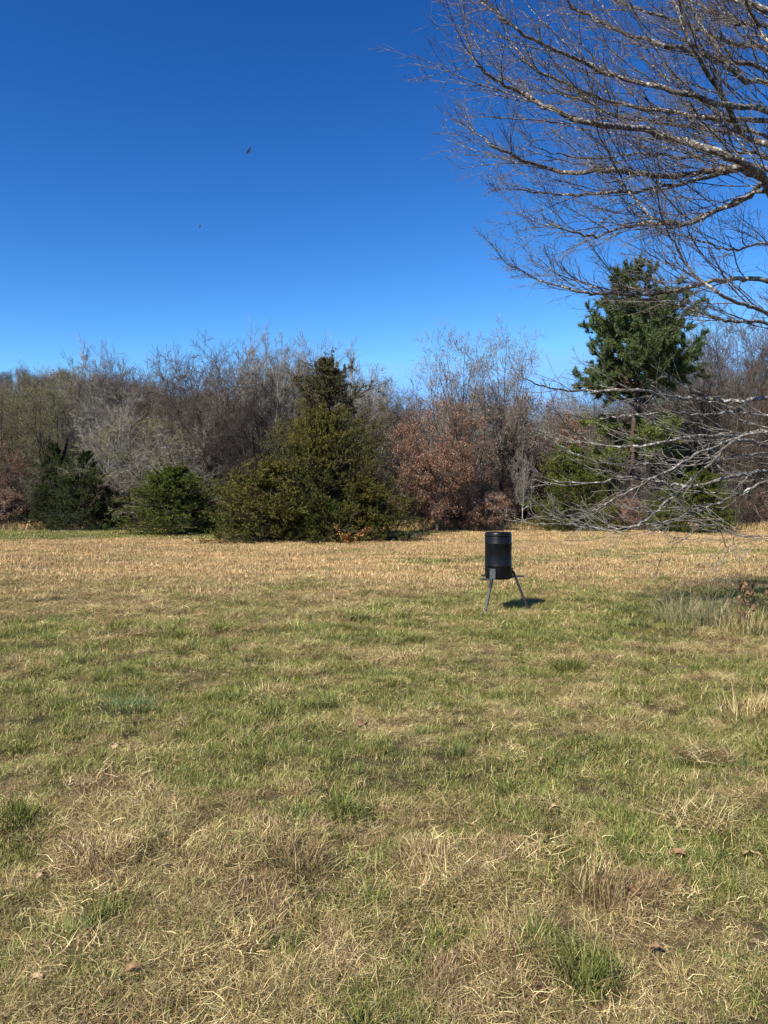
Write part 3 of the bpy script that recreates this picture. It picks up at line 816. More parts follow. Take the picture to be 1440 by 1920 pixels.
for px, d, h, w in ([(-60 + 95 * k + (k * 37) % 40, 57 + (k * 29) % 7, 3.6 + ((k * 17) % 10) * .17, 1.25) for k in range(18)] + [(110, 51, 5.6, .75), (-20, 50, 3.4, 1.0), (235, 51, 3.0, 1.0), (470, 49, 4.2, 0.9), (775, 54, 3.0, 1.2), (850, 53, 3.2, 1.3), (915, 55, 3.0, 1.3), (700, 55, 3.5, 1.2), (990, 54, 3.0, 1.1), (30, 53, 3.0, 1.3), (265, 54, 2.6, 1.3), (395, 50, 3.6, 1.0)]):  # added to darken the understory: evergreen masses and deep shade between the trees
    cedar_at("cedar_dark", px, d, h, w, "dark cedar added to deepen the shade inside the wood behind the edge trees", "cedars added to darken the wood", rz=px * 1.0)

# rows further in
wr = np.random.default_rng(5)
back_keys = ["spreading", "pale", "upright", "twin", "budding", "many"]
def top_target(px):
    X = [-200, 0, 100, 200, 340, 420, 520, 640, 700, 745, 790, 860, 960, 1010, 1060, 1200, 1300, 1450, 1700]
    Y = [720, 735, 722, 715, 722, 700, 690, 705, 740, 778, 770, 745, 740, 745, 765, 730, 690, 680, 690]
    return float(np.interp(px, X, Y))
for row, (d0, n) in enumerate(((66, 20), (78, 20), (90, 22))):
    for k in range(n):
        px = -160 + (k + wr.uniform(-.35, .35)) * 1780 / (n - 1)
        d = d0 + wr.uniform(-3, 3)
        tree_at(back_keys[wr.integers(0, 6)], px, d, top_target(px) + wr.uniform(-12, 22), "bare tree standing back in the wood behind the edge trees",
                "bare trees deep in the wood", wide=wr.uniform(0.75, 1.0))

# undergrowth that nobody could count
ux, uy, ui, us = [], [], [], []
for k in range(300):
    px = wr.uniform(-250, 1700); d = wr.uniform(49, 80) if k > 70 else wr.uniform(46.5, 50)
    if 735 < px < 800 and d < 56: continue
    if k <= 70 and 735 < px < 810: continue
    ux.append((px - 720) / F * d); uy.append(d); ui.append(wr.choice([0, 0, 1])); us.append(wr.uniform(0.5, 1.15))
ux, uy, us = np.array(ux), np.array(uy), np.array(us)
def joined(key):
    tm, cm, lm, H = PROTO[key]
    V, Q, T, CQ, CT, MQ, MT, o, mats = [], [], [], [], [], [], [], 0, []
    for m in [tm, cm] + ([lm] if lm is not None else []):
        nvv = len(m.vertices); a = np.empty(nvv * 3, np.float32); m.vertices.foreach_get("co", a)
        pn = len(m.polygons); li = np.empty(len(m.loops), np.int32); m.loops.foreach_get("vertex_index", li)
        lt = np.empty(pn, np.int32); m.polygons.foreach_get("loop_total", lt)
        mi = np.empty(pn, np.int32); m.polygons.foreach_get("material_index", mi); mi = mi + len(mats)
        c = np.full((pn, 3), 0.1, np.float32)
        if "col" in m.attributes:
            cc = np.empty(pn * 4, np.float32); m.attributes["col"].data.foreach_get("color", cc); c = cc.reshape(-1, 4)[:, :3]
        k = lt == 4; nq = int(k.sum())
        Q.append(li[:nq * 4].reshape(-1, 4) + o); T.append(li[nq * 4:].reshape(-1, 3) + o)      # quads always come first
        CQ.append(c[k]); CT.append(c[~k]); MQ.append(mi[k]); MT.append(mi[~k])
        V.append(a.reshape(-1, 3)); mats += list(m.materials); o += nvv
    return make_mesh(key + "_joined", np.concatenate(V), np.concatenate(Q), np.concatenate(T), col=np.concatenate(CQ + CT), mats=mats, mat_index=np.concatenate(MQ + MT))
scatter("undergrowth", np.stack([ux, uy, ground_h(ux, uy)], 1), ui, np.stack([0 * ux, 0 * ux, wr.random(len(ux)) * 6.283], 1),
        np.stack([us * 1.3, us * 1.3, us], 1), [joined("scrub"), joined("leafscrub")], "tangled leafless undergrowth on the floor of the wood")
# far-off woods reading as one mass, with the rise on the left
fx, fy, fi, fs = [], [], [], []
for k in range(2200):
    d = 95 + 420 * wr.random() ** 1.6
    px = wr.uniform(-300, 1750)
    x_ = (px - 720) / F * d
    fx.append(x_); fy.append(d); fi.append(wr.integers(0, 3)); fs.append(wr.uniform(0.9, 1.35))
fx, fy, fs = np.array(fx), np.array(fy), np.array(fs)
scatter("distant_woods", np.stack([fx, fy, ground_h(fx, fy)], 1), fi, np.stack([0 * fx, 0 * fx, wr.random(len(fx)) * 6.283], 1),
        np.stack([fs, fs, fs], 1), [joined("spreading"), joined("pale"), joined("many")], "hazy brown leafless woods far behind the field")

# ------------------------------------------------------------------ the pine
def build_pine():
    rng = np.random.default_rng(8)
    d = 49.0; x0 = (1188 - 720) / F * d
    z0 = gz(x0, d)
    H = EYE + (945 - 512) / F * d - z0
    o = empty("pine_tree", (x0, d, z0))
    tag(o, "tall dark green pine with an open layered crown standing above all other trees", "pine")
    TP, TR = path(rng, [(0, 0, -.2), (-.1, 0, H * .3), (0.15, 0, H * .6), (0.1, 0, H * .97)], 16, 0.26, 0.04, 0.03)
    link("trunk", tube_mesh("pine_trunk", [(TP, TR, 10, 0)], [M_pinebark]), o)
    # limbs: most in the crown between 0.5 H and H, a few low green boughs
    nb = 100
    zt = np.concatenate([rng.uniform(0.565, 0.993, nb - 14) ** 1.0, rng.uniform(0.28, 0.46, 14)])
    az = np.arange(nb) * 2.39996 + rng.normal(0, .3, nb)
    # half width of the crown at the height of the bough tips: narrow foot, shoulder, round head
    out_ = np.interp(zt, [0.28, 0.36, 0.46, 0.565, 0.61, 0.66, 0.72, 0.775, 0.82, 0.90, 0.965, 0.993], [4.3, 4.5, 3.4, 1.8, 3.6, 4.9, 5.0, 3.9, 3.7, 3.6, 2.6, 0.9])
    reach = out_ * rng.uniform(0.25, 0.96, nb) ** 0.6
    el = np.interp(zt, [0.3, 0.5, 0.6, 0.7, 0.9, 1], [0.05, 0.10, 0.30, 0.42, 0.70, 1.0]) + rng.normal(0, .12, nb)
    el = np.clip(el, -0.1, 1.25)
    z = np.clip(zt - reach * np.tan(el) / H, 0.27, 0.965)
    el = np.arctan2((zt - z) * H, reach)
    ln = reach / np.cos(el)
    s = z / 0.97 * 15; i = np.clip(s.astype(int), 0, 14); f = np.clip(s - i, 0, 1)[:, None]
    base = TP[0][i] * (1 - f) + TP[0][i + 1] * f
    K = 8
    AP = np.zeros((nb, K, 3)); AR = np.zeros((nb, K)); AP[:, 0] = base
    r0 = 0.03 + ln * 0.014; AR[:, 0] = r0
    dd = np.stack([np.cos(az) * np.cos(el), np.sin(az) * np.cos(el), np.sin(el)], 1)
    for k in range(1, K):
        dd = norm(dd + rng.normal(0, .10, (nb, 3)) + np.array([0, 0, 0.01]))
        AP[:, k] = AP[:, k - 1] + dd * (ln / (K - 1))[:, None]; AR[:, k] = r0 * (1 - .75 * k / (K - 1))
    B = spawn(rng, AP, AR, 8, 0.32, 1.0, (0.75, .2), 0.36, 5, .14, .10, .6, .3, .4)
    C = spawn(rng, *B, 5, 0.3, 1.0, (0.7, .25), 0.5, 3, .12, .12, .6, .3, .5, Lmax=0.6)
    link("limbs", tube_mesh("pine_limbs", [(AP, AR, 5, 0), (B[0], B[1], 3, 0), (C[0], C[1], 3, 0)], [M_pinebark]), o)
    # needle tufts at the shoot ends: long thin blades radiating
    tips = np.concatenate([C[0][:, -1], B[0][:, -1], AP[:, -1], C[0][:, 1]])
    tdir = np.concatenate([norm(C[0][:, -1] - C[0][:, -2]), norm(B[0][:, -1] - B[0][:, -2]), norm(AP[:, -1] - AP[:, -2]), norm(C[0][:, 1] - C[0][:, 0])])
    m = 24
    n = len(tips)
    c = np.repeat(tips, m, 0) - np.repeat(tdir, m, 0) * rng.random((n * m, 1)) * 0.28
    nd = norm(rng.normal(0, 1, (n * m, 3)) + np.repeat(tdir, m, 0) * 1.1 + np.array([0, 0, .3]))
    sz = rng.uniform(.18, .34, n * m)
    e = norm(np.cross(nd, rng.normal(0, 1, (n * m, 3))))
    w = 0.023
    V = np.stack([c + e * w, c - e * w, c + nd * sz[:, None]], 1).reshape(-1, 3)
    T = np.arange(n * m * 3).reshape(-1, 3)
    low = sstep(0.56, 0.44, c[:, 2] / H)[:, None]
    hi = np.array([0.095, 0.130, 0.040]); lo = np.array([0.15, 0.18, 0.04])
    tuft = np.repeat(rng.uniform(.75, 1.3, n), m)[:, None]
    col = (hi * (1 - low) + lo * low) * tuft * rng.uniform(.8, 1.2, (n * m, 1))
    tag(link("needles", make_mesh("pine_needles", V, None, T, col=col, mats=[M_needle]), o), kind="stuff")
build_pine()

# ------------------------------------------------------------------ the elm on the right: trunk out of frame, boughs sweeping in
def build_elm():
    rng = np.random.default_rng(4242)
    T0 = np.array([8.4, 10.6]); zg = gz(*T0)
    o = empty("elm_tree", (T0[0], T0[1], zg))
    tag(o, "large leafless elm with pale lichened boughs sweeping in from the right edge", "elm")
    org = np.array([T0[0], T0[1], zg])
    tp, tr = path(rng, [(0, 0, -.3), (0, 0, 1.2), (.1, .1, 3.5), (-.15, 0, 6.5), (.1, .1, 10), (0, 0, 14)], 24, 0.34, 0.04, 0.02, 0.9)
    tp[0, :, :] += 0
    link("trunk", tube_mesh("elm_trunk", [(tp, tr, 14, 0)], [M_elm]), o)
    # (attach height on trunk, radius at the frame edge, distance at edge, distance at tip, pixels of the photograph)
    LB = [
     (3.6, .052, 9.2, 8.2, [(1440,275),(1395,262),(1345,175),(1290,85),(1258,0),(1235,-120)]),
     (4.4, .045, 9.6, 9.0, [(1440,162),(1395,158),(1365,130),(1330,80),(1290,15),(1250,-110)]),
     (2.9, .055, 8.8, 7.2, [(1440,365),(1425,330),(1345,288),(1260,265),(1190,245),(1110,238),(1030,210),(975,180),(930,155),(895,130),(886,112)]),
     (2.9, .050, 9.2, 8.0, [(1440,350),(1380,318),(1330,324),(1270,334),(1210,330),(1130,322),(1050,325),(1000,310),(950,290),(905,262),(872,235)]),
     (2.9, .035, 9.3, 8.4, [(1440,325),(1385,320),(1330,335),(1250,352),(1150,365),(1060,368),(1000,362),(940,355)]),
     (2.7, .038, 9.0, 8.0, [(1440,350),(1400,372),(1345,395),(1290,420),(1240,418),(1180,425),(1110,445),(1050,430),(1005,420)]),
     (2.7, .026, 8.8, 7.6, [(1440,362),(1340,398),(1280,422),(1230,415),(1195,385),(1160,330),(1130,270),(1105,215)]),
     (2.4, .036, 9.4, 8.6, [(1440,528),(1390,525),(1340,528),(1290,540),(1230,550),(1150,553),(1090,550),(1030,535),(980,512),(930,480)]),
     (2.3, .030, 8.6, 7.6, [(1440,592),(1390,572),(1340,548),(1290,505),(1255,445),(1235,400)]),
     (2.3, .026, 9.8, 9.2, [(1440,608),(1380,605),(1320,590),(1260,570),(1200,560),(1130,545),(1060,520),(1010,500)]),
     (2.2, .050, 9.4, 8.6, [(1440,748),(1380,752),(1320,748),(1260,744),(1200,733),(1150,731),(1090,733),(1030,728),(985,712),(930,690)]),
     (2.2, .030, 9.2, 8.5, [(1440,780),(1380,772),(1310,778),(1250,774),(1190,778),(1130,785),(1070,780),(1020,770)]),
     (2.0, .045, 9.0, 8.2, [(1440,808),(1390,815),(1310,818),(1230,832),(1160,838),(1100,826),(1060,795),(1035,760)]),
     (2.0, .030, 8.6, 7.8, [(1440,808),(1380,822),(1310,850),(1250,885),(1180,918),(1120,955),(1060,965),(1015,958)]),
     (1.9, .044, 9.2, 8.6, [(1440,885),(1400,888),(1350,900),(1300,912),(1240,905),(1180,895),(1110,905),(1040,900),(1000,880)]),
     (1.9, .036, 8.6, 7.6, [(1440,835),(1380,826),(1340,860),(1290,905),(1240,950),(1200,985),(1140,990),(1070,985),(1020,960)]),
     (1.8, .030, 9.0, 8.0, [(1440,900),(1400,920),(1350,942),(1300,960),(1250,978),(1190,985),(1130,988),(1080,980)]),
     (1.7, .011, 8.4, 7.8, [(1440,1005),(1375,1000),(1345,983),(1310,990),(1280,1012),(1250,1033),(1225,1036)]),
     (1.7, .006, 8.2, 7.9, [(1440,1010),(1385,1002),(1376,1012),(1378,1040),(1392,1072)]),
     (4.2, .040, 10.0, 9.4, [(1440,100),(1380,90),(1300,58),(1210,30),(1130,0),(1050,-70)]),
     (3.9, .040, 9.6, 8.6, [(1440,140),(1350,118),(1250,92),(1160,66),(1090,30),(1040,-10),(1010,-60)]),
     (3.5, .044, 9.2, 7.8, [(1440,216),(1350,200),(1250,172),(1160,150),(1060,110),(980,70),(920,25),(885,-5)]),
     (3.4, .038, 9.6, 8.4, [(1440,236),(1340,228),(1240,212),(1150,196),(1060,165),(990,125),(950,70),(925,10)]),
     (3.2, .030, 10.0, 9.2, [(1440,262),(1360,250),(1260,238),(1160,222),(1080,190),(1010,170),(950,150)]),
     (5.0, .050, 9.8, 9.4, [(1440,30),(1380,10),(1300,-20),(1200,-60),(1100,-140)]),
     (5.2, .035, 9.0, 8.6, [(1440,90),(1420,60),(1400,20),(1380,-40),(1360,-120)]),
     (3.1, .028, 10.2, 9.8, [(1440,300),(1360,290),(1280,300),(1200,290),(1120,300),(1040,290),(980,270)]),
     (2.5, .022, 9.6, 9.2, [(1440,460),(1380,470),(1320,455),(1260,440),(1200,420)]),
     (2.1, .026, 9.8, 9.3, [(1440,850),(1370,856),(1300,872),(1230,868),(1160,872),(1090,855),(1040,830)]),
     (4.7, .038, 10.4, 10.2, [(1440,60),(1370,48),(1290,10),(1200,-25),(1120,-90)]),
    ]
    for j, (za, r, de, dt, pix) in enumerate(LB):
        n = len(pix)
        c = []
        for k, (a, b) in enumerate(pix):
            u = k / (n - 1)
            dd = de + (dt - de) * u + 0.35 * math.sin(k * 1.7 + j)
            c.append(P(a, b, dd) - org)
        st = np.array([0.05 * math.cos(j), 0.05 * math.sin(j), za * 1.0 + (0.0 if za < 3 else 0.3)])
        e = c[0]
        m1 = st * 0.62 + e * 0.38; m2 = st * 0.28 + e * 0.72
        sl = c[1] - c[0]
        m2 = m2 * 0.6 + (e - sl / max(np.linalg.norm(sl), .01) * np.linalg.norm(st - e) * 0.28) * 0.4
        ctrl = [st, m1, m2] + c
        Kp = 10 + 4 * len(ctrl)
        A, Ar = path(rng, ctrl, Kp, r * 1.5, 0.0045, 0.010, 0.8)
        u = np.linspace(0, 1, Kp)
        Ar = (r * 1.45 * (1 - u) ** 0.75 + 0.0035)[None]
        L = np.linalg.norm(np.diff(A[0], axis=0), axis=1).sum()
        Ar = Ar * (0.45 if pix[0][1] > 700 else 0.68)
        low = pix[0][1] > 700
        bias = (-0.35, -0.05, 0.12 if not low else 0.10)
        B = spawn(rng, A, Ar, int(6 + 1.35 * L) if not low else int(4 + 0.9 * L), 0.25, 0.985, (0.42, .16), 0.31, 10, .05, .03, .5, .88, .25, bias=bias, Lmax=1.7 if not low else 1.0)
        B = (B[0], np.clip(B[1], 0.0028, 0.0075))
        C = spawn(rng, *B, 7 if not low else 5, .12, .98, (.5, .2), .48, 7, .07, .04, .6, .4, .5, bias=(-0.12, 0, 0.05), minr=.003, Lmax=0.75)
        D = spawn(rng, *C, 4 if not low else 2, .08, 1.0, (.65, .25), .5, 4, .12, .03, .8, .3, .7, minr=.0022, Lmax=.28)
        C = (C[0], np.maximum(C[1], 0.0026)); D = (D[0], np.maximum(D[1], .0019))
        link("bough", tube_mesh("elm_bough", [(A, Ar, 8, 0), (B[0], B[1], 4, 0), (C[0], C[1], 3, 1), (D[0], D[1], 3, 1)], [M_elm if low else M_elm_upper, M_elm_twig if not low else M_grey]), o)
        # opening buds and tiny new leaves on the upper boughs
        if pix[0][1] < 420:
            c_, d_ = along(rng, D[0], 1, 0.5, 0.006)
            ks = (vnoise(c_[:, 0] * 1.5 + c_[:, 2], c_[:, 1] * 1.5 - c_[:, 2], 4) > 0.60) & (rng.random(len(c_)) < 0.6)
            c_ = c_[ks]
            if len(c_) > 5:
                V, q = rand_quads(rng, c_, rng.uniform(.012, .028, len(c_)), .6, d_[ks], .9)
                tag(link("buds", make_mesh("elm_buds", V, q, col=pick_cols(rng, len(q), [(0.42, 0.46, 0.18), (.5, .5, .3), (.35, .33, .2)], .2), mats=[M_leaf]), o), kind="stuff")
    # the crown that rises above the frame (it casts the shade at the right)
    U = spawn(rng, tp, tr, 12, 0.62, .98, (.85, .15), .42, 12, .07, .05, .6, .4, .2)
    B = spawn(rng, *U, 6, .2, .98, (.6, .2), .34, 6, .1, .04, .6, .4, .4)
    C = spawn(rng, *B, 6, .15, 1, (.6, .2), .5, 4, .1, .04, .6, .4, .5, minr=.004)
    link("upper_crown", tube_mesh("elm_upper_crown", [(U[0], U[1], 6, 0), (B[0], B[1], 4, 0), (C[0], C[1], 3, 1)], [M_elm, M_elm_twig]), o)
build_elm()

# ------------------------------------------------------------------ game feeder
def lathe(name, prof, S=40, mats=()):
    a = np.arange(S) * 2 * math.pi / S
    V = np.concatenate([np.stack([np.cos(a) * r, np.sin(a) * r, np.full(S, z)], 1) for r, z in prof])
    K = len(prof); s = np.arange(S); Q = []
    for k in range(K - 1):
        Q.append(np.stack([k * S + s, k * S + (s + 1) % S, (k + 1) * S + (s + 1) % S, (k + 1) * S + s], -1))
    n = len(V)
    V = np.concatenate([V, [[0, 0, prof[0][1]], [0, 0, prof[-1][1]]]])
    T = np.concatenate([np.stack([(s + 1) % S, s, np.full(S, n)], -1), np.stack([(K - 1) * S + s, (K - 1) * S + (s + 1) % S, np.full(S, n + 1)], -1)])
    return make_mesh(name, V, np.concatenate(Q), T, smooth=True, mats=mats)

def box_mesh(name, size, mats=(), bevel=0.004):
    import bmesh
    bm = bmesh.new()
    bmesh.ops.create_cube(bm, size=1.0)
    bmesh.ops.scale(bm, vec=size, verts=bm.verts)
    bmesh.ops.bevel(bm, geom=bm.edges[:], offset=bevel, segments=2, affect='EDGES')
    me = bpy.data.meshes.new(name); bm.to_mesh(me); bm.free()
    for m in mats: me.materials.append(m)
    return me

def paint_mat(name, c0, c1, rough, spec=0.5, metal=0.0, scale=14):
    m, nt, out = new_mat(name)
    N, L = nt.nodes, nt.links
    tc = N.new("ShaderNodeTexCoord")
    no = N.new("ShaderNodeTexNoise"); no.inputs["Scale"].default_value = scale; no.inputs["Detail"].default_value = 6; no.inputs["Roughness"].default_value = .7
    L.new(tc.outputs["Object"], no.inputs["Vector"])
    cr = N.new("ShaderNodeValToRGB"); cr.color_ramp.elements[0].position = .48; cr.color_ramp.elements[1].position = .75
    cr.color_ramp.elements[0].color = (*c0, 1); cr.color_ramp.elements[1].color = (*c1, 1)
    L.new(no.outputs["Fac"], cr.inputs["Fac"])
    b = N.new("ShaderNodeBsdfPrincipled"); L.new(cr.outputs[0], b.inputs["Base Color"])
    mr = N.new("ShaderNodeMapRange"); mr.inputs["To Min"].default_value = rough - .08; mr.inputs["To Max"].default_value = rough + .2
    L.new(no.outputs["Fac"], mr.inputs["Value"]); L.new(mr.outputs[0], b.inputs["Roughness"])
    b.inputs["Specular IOR Level"].default_value = spec; b.inputs["Metallic"].default_value = metal
    bu = N.new("ShaderNodeBump"); bu.inputs["Strength"].default_value = .15; bu.inputs["Distance"].default_value = .005
    L.new(no.outputs["Fac"], bu.inputs["Height"]); L.new(bu.outputs[0], b.inputs["Normal"])
    L.new(b.outputs[0], out.inputs["Surface"])
    return m
M_plastic = paint_mat("black_plastic", (0.004, 0.004, 0.0045), (0.012, 0.012, 0.012), 0.32, 0.22, 0.0, 9)
M_steel = paint_mat("grey_painted_steel", (0.026, 0.028, 0.028), (0.050, 0.050, 0.048), 0.5, .5, 0.0, 20)
M_plate = paint_mat("worn_steel_plate", (0.075, 0.078, 0.08), (0.14, 0.14, 0.14), 0.4, .5, 0.2, 25)

def build_feeder():
    D = 11.32; cx = (934.5 - 720) / F * D
    zb = gz(cx, D)
    o = empty("game_feeder", (cx, D, zb))
    tag(o, "black plastic barrel game feeder on splayed grey steel legs in the field", "feeder")
    z0, rr = 0.510, 0.205
    prof = [(0.10, z0), (rr * .90, z0 + .004), (rr * .965, z0 + .018), (rr * .985, z0 + .05), (rr * .995, z0 + .19), (rr * 1.005, z0 + .197), (rr * 1.015, z0 + .207),
            (rr * 1.005, z0 + .217), (rr * .992, z0 + .224), (rr * .992, z0 + .38), (rr * .992, z0 + .528), (rr * 1.006, z0 + .536), (rr * 1.012, z0 + .546), (rr * 1.004, z0 + .556),
            (rr * .99, z0 + .562), (rr * .985, z0 + .645), (rr * .97, z0 + .655)]
    link("barrel", lathe("feeder_barrel", prof, 48, [M_plastic]), o)
    lp = [(rr * .955, z0 + .650), (rr * 1.0, z0 + .654), (rr * 1.012, z0 + .664), (rr * 1.0, z0 + .675), (rr * .985, z0 + .690), (rr * .965, z0 + .708), (rr * .92, z0 + .717),
          (rr * .84, z0 + .718), (rr * .82, z0 + .710), (rr * .1, z0 + .712)]
    link("lid", lathe("feeder_lid", lp, 48, [M_plastic]), o)
    plate = box_mesh("bracket_plate", (0.008, 0.095, 0.165), [M_plate], .003)
    sleeve = box_mesh("leg_sleeve", (0.042, 0.042, 0.14), [M_plastic], .004)
    bolt = lathe("bolt", [(0.009, 0), (0.009, 0.005), (0.006, 0.008)], 8, [M_plate])
    for az, foot_r, bar_dir in ((-122.5, 0.52, (-1, 0.02, -.03)), (8.0, 0.505, (1, -0.03, .03)), (103.0, 0.54, (-1, -0.05, 0))):
        a = R(az)
        ux_, uy_ = math.cos(a), math.sin(a)
        b = link("bracket", plate, o)
        b.location = (ux_ * (rr + .006), uy_ * (rr + .006), z0 + .088); b.rotation_euler = (0, 0, a)
        for (sy, sz) in ((-.034, .068), (.034, .068), (-.034, -.055), (.034, -.055)):
            q = link("bolt", bolt, b); q.location = (.004, sy, sz); q.rotation_euler = (0, R(90), 0)
        top = Vector((ux_ * (rr + .028), uy_ * (rr + .028), z0 + (.12 if az > 0 and az < 50 else .03)))
        ft = Vector((ux_ * foot_r, uy_ * foot_r, -0.03 + gz(cx + ux_ * foot_r, D + uy_ * foot_r) - zb))
        v = top - ft
        leg = link("leg", box_mesh("feeder_leg", (0.034, 0.034, v.length), [M_steel], .003), o)
        leg.location = (top + ft) / 2
        leg.rotation_euler = v.to_track_quat('Z', 'Y').to_euler()
        s = link("sleeve", sleeve, leg) if az < 0 else None
        if s: s.location = (0, 0, v.length / 2 - .09)
        bd = Vector(bar_dir).normalized()
        bar = link("step_bar", box_mesh("step_bar", (0.185, 0.012, 0.032), [M_steel], .002), o)
        st = Vector((ux_ * (rr + .02), uy_ * (rr + .02), z0 + .012 + (.02 if az > 0 else 0)))
        bar.location = st + bd * .085
        bar.rotation_euler = (0, -math.atan2(bd.z, bd.x) if bd.x > 0 else math.atan2(bd.z, -bd.x), 0)
build_feeder()

# ------------------------------------------------------------------ soaring birds
M_bird = bark_mat("dark_plumage", (0.010, 0.008, 0.008), (0.025, 0.02, 0.018), 4, .4, .6, .1)
def build_bird(px, py, d, span, rot, label):
    o = empty("vulture", tuple(P(px, py, d))); o.rotation_euler = rot
    rng = np.random.default_rng(3)
    body, br = path(rng, [(0, -.34, -.01), (0, -.15, -.03), (0, .05, -.03), (0, .22, 0), (0, .32, .02)], 12, .03, .02)
    u = np.linspace(0, 1, 12); br = (0.02 + .085 * np.sin(np.pi * np.clip(u * 1.02, 0, 1)) ** .8)[None]
    b = link("body", tube_mesh("bird_body", [(body, br, 8, 0)], [M_bird]), o)
    me = lathe("bird_head", [(0.01, -.05), (.03, -.03), (.035, 0), (.025, .03), (.008, .055)], 8, [M_bird])
    h = link("head", me, o); h.location = (0, .36, .02); h.rotation_euler = (R(-95), 0, 0)
    for sg in (-1, 1):
        outline = [(0.03, .16), (.30, .22), (.62, .16), (.84, .08), (.90, -.02), (.80, -.03), (.84, -.10), (.72, -.09), (.73, -.17), (.60, -.15), (.40, -.20), (.15, -.18), (.03, -.14)]
        V = []
        for zz in (.006, -.006):
            for x_, y_ in outline: V.append((sg * x_, y_, .18 * abs(x_) + zz))
        n = len(outline)
        fc = [tuple(range(n)), tuple(range(2 * n - 1, n - 1, -1))] + [(i, (i + 1) % n + 0, (i + 1) % n + n, i + n) for i in range(n)]
        m = bpy.data.meshes.new("bird_wing"); m.from_pydata(V, [], fc); m.materials.append(M_bird)
        link("wing", m, o)
    V = []
    ol = [(-.03, -.30), (.03, -.30), (.10, -.52), (0, -.56), (-.10, -.52)]
    for zz in (.006, -.006): V += [(a, b_, zz) for a, b_ in ol]
    m = bpy.data.meshes.new("bird_tail"); m.from_pydata(V, [], [(0, 1, 2, 3, 4), (9, 8, 7, 6, 5)] + [(i, (i + 1) % 5, (i + 1) % 5 + 5, i + 5) for i in range(5)])
    m.materials.append(M_bird); link("tail", m, o)
    o.scale = (span / 1.8,) * 3
    tag(o, label, "bird")
build_bird(467.5, 286.5, 165, 1.9, (R(70), R(-58), R(15)), "larger dark soaring vulture, banking, the upper one in the blue sky")
build_bird(376.5, 426.5, 330, 1.7, (R(75), R(-80), R(10)), "tiny dark soaring vulture, the lower one in the blue sky")

# ------------------------------------------------------------------ dead sapling with hanging brown leaves at the right
LEAFM = []
lr = np.random.default_rng(6)
def curled_leaf(rng, ln, wd):
    """a lobed dry leaf, curled"""
    t = np.linspace(0, 1, 7)
    hw = wd * np.array([0.02, .45, .30, .5, .30, .35, .02])
    zc = ln * 0.22 * np.sin(t * math.pi) * rng.uniform(.4, 1.3)
    V = []
    for k in range(7):
        V += [(-hw[k], t[k] * ln, zc[k] + hw[k] * rng.uniform(.3, 1.0)), (0, t[k] * ln, zc[k]), (hw[k], t[k] * ln, zc[k] + hw[k] * rng.uniform(.3, 1.0))]
    Q = []
    for k in range(6):
        for j in range(2): Q.append((3 * k + j, 3 * k + j + 1, 3 * k + j + 4, 3 * k + j + 3))
    return np.array(V), np.array(Q)
M_dryleaf = bark_mat("dry_leaf", (0.16, 0.085, 0.045), (0.34, 0.20, 0.105), 40, .35, .7, .2)
M_tanleaf = bark_mat("pale_dry_leaf", (0.36, 0.23, 0.12), (0.50, 0.36, 0.21), 40, .35, .7, .2)
for k in range(4):
    V, Q = curled_leaf(lr, .10, .055)
    LEAFM.append(make_mesh("curled_leaf", V, Q, smooth=True, mats=[M_dryleaf]))
def build_sapling():
    d = 9.6; b = P(1402, 1170, d); zb = gz(b[0], d)
    o = empty("dead_sapling", (b[0], d, zb))
    tag(o, "small dead sapling with a clump of hanging brown leaves in tall grass at the right", "sapling")
    rng = np.random.default_rng(61)
    A, Ar = path(rng, [(0, 0, -.05), (-.01, 0, .22), (-.05, 0, .5), (-.10, .02, .72)], 12, .008, .003, .006)
    B = spawn(rng, A, Ar, 9, .3, 1, (.8, .2), .38, 6, .15, 0, .6, .3, .5)
    link("stem", tube_mesh("sapling_stem", [(A, Ar, 6, 0), (B[0], B[1], 4, 0)], [M_dark]), o)
    for k in range(34):
        lf = link("leaf", LEAFM[k % 4], o)
        c = np.array([rng.normal(.01, .075), rng.normal(0, .06), rng.uniform(.30, .66)]) if k < 26 else np.array([rng.normal(-.07, .04), rng.normal(0, .05), rng.uniform(.12, .32)])
        lf.location = c; lf.rotation_euler = (rng.uniform(-2.0, -1.0), rng.uniform(-.7, .7), rng.uniform(0, 6.28))
        s = rng.uniform(.6, 1.15); lf.scale = (s, s, s)
build_sapling()

# ------------------------------------------------------------------ fallen leaves and grass tufts that stand out
def put_leaf(px, py, size, mat, label, seed):
    d = EYE * F / (py - 945.0)
    x = (px - 720) / F * d
    rng = np.random.default_rng(seed)
    V, Q = curled_leaf(rng, 1.0, .55)
    o = link("fallen_leaf", make_mesh("fallen_leaf", V * size, Q, smooth=True, mats=[mat]))
    o.location = (x, d, gz(x, d) + .018)
    o.rotation_euler = (rng.uniform(-.1, .25), rng.uniform(-.3, .3), rng.uniform(0, 6.28))
    tag(o, label, "leaf")
put_leaf(686, 1362, .13, M_dryleaf, "largest curled brown leaf, lying alone in the grass near the middle of the field", 1)
put_leaf(1257, 1624, .075, M_dryleaf, "orange brown fallen leaf in the grass at the lower right", 2)
put_leaf(1395, 1608, .085, M_tanleaf, "pale tan fallen leaf close to the right picture edge", 3)
put_leaf(208, 1419, .075, M_tanleaf, "tan fallen leaf in the green grass on the left", 4)
put_leaf(78, 1660, .06, M_tanleaf, "small tan leaf near the left picture edge", 5)
put_leaf(75, 1884, .045, M_tanleaf, "small pale leaf in the bottom left corner", 6)
put_leaf(230, 1872, .055, M_dryleaf, "brown fallen leaf in the grass at the bottom left", 7)
put_leaf(1166, 1680, .08, M_dryleaf, "brown curled leaf in the matted straw at the lower right", 8)
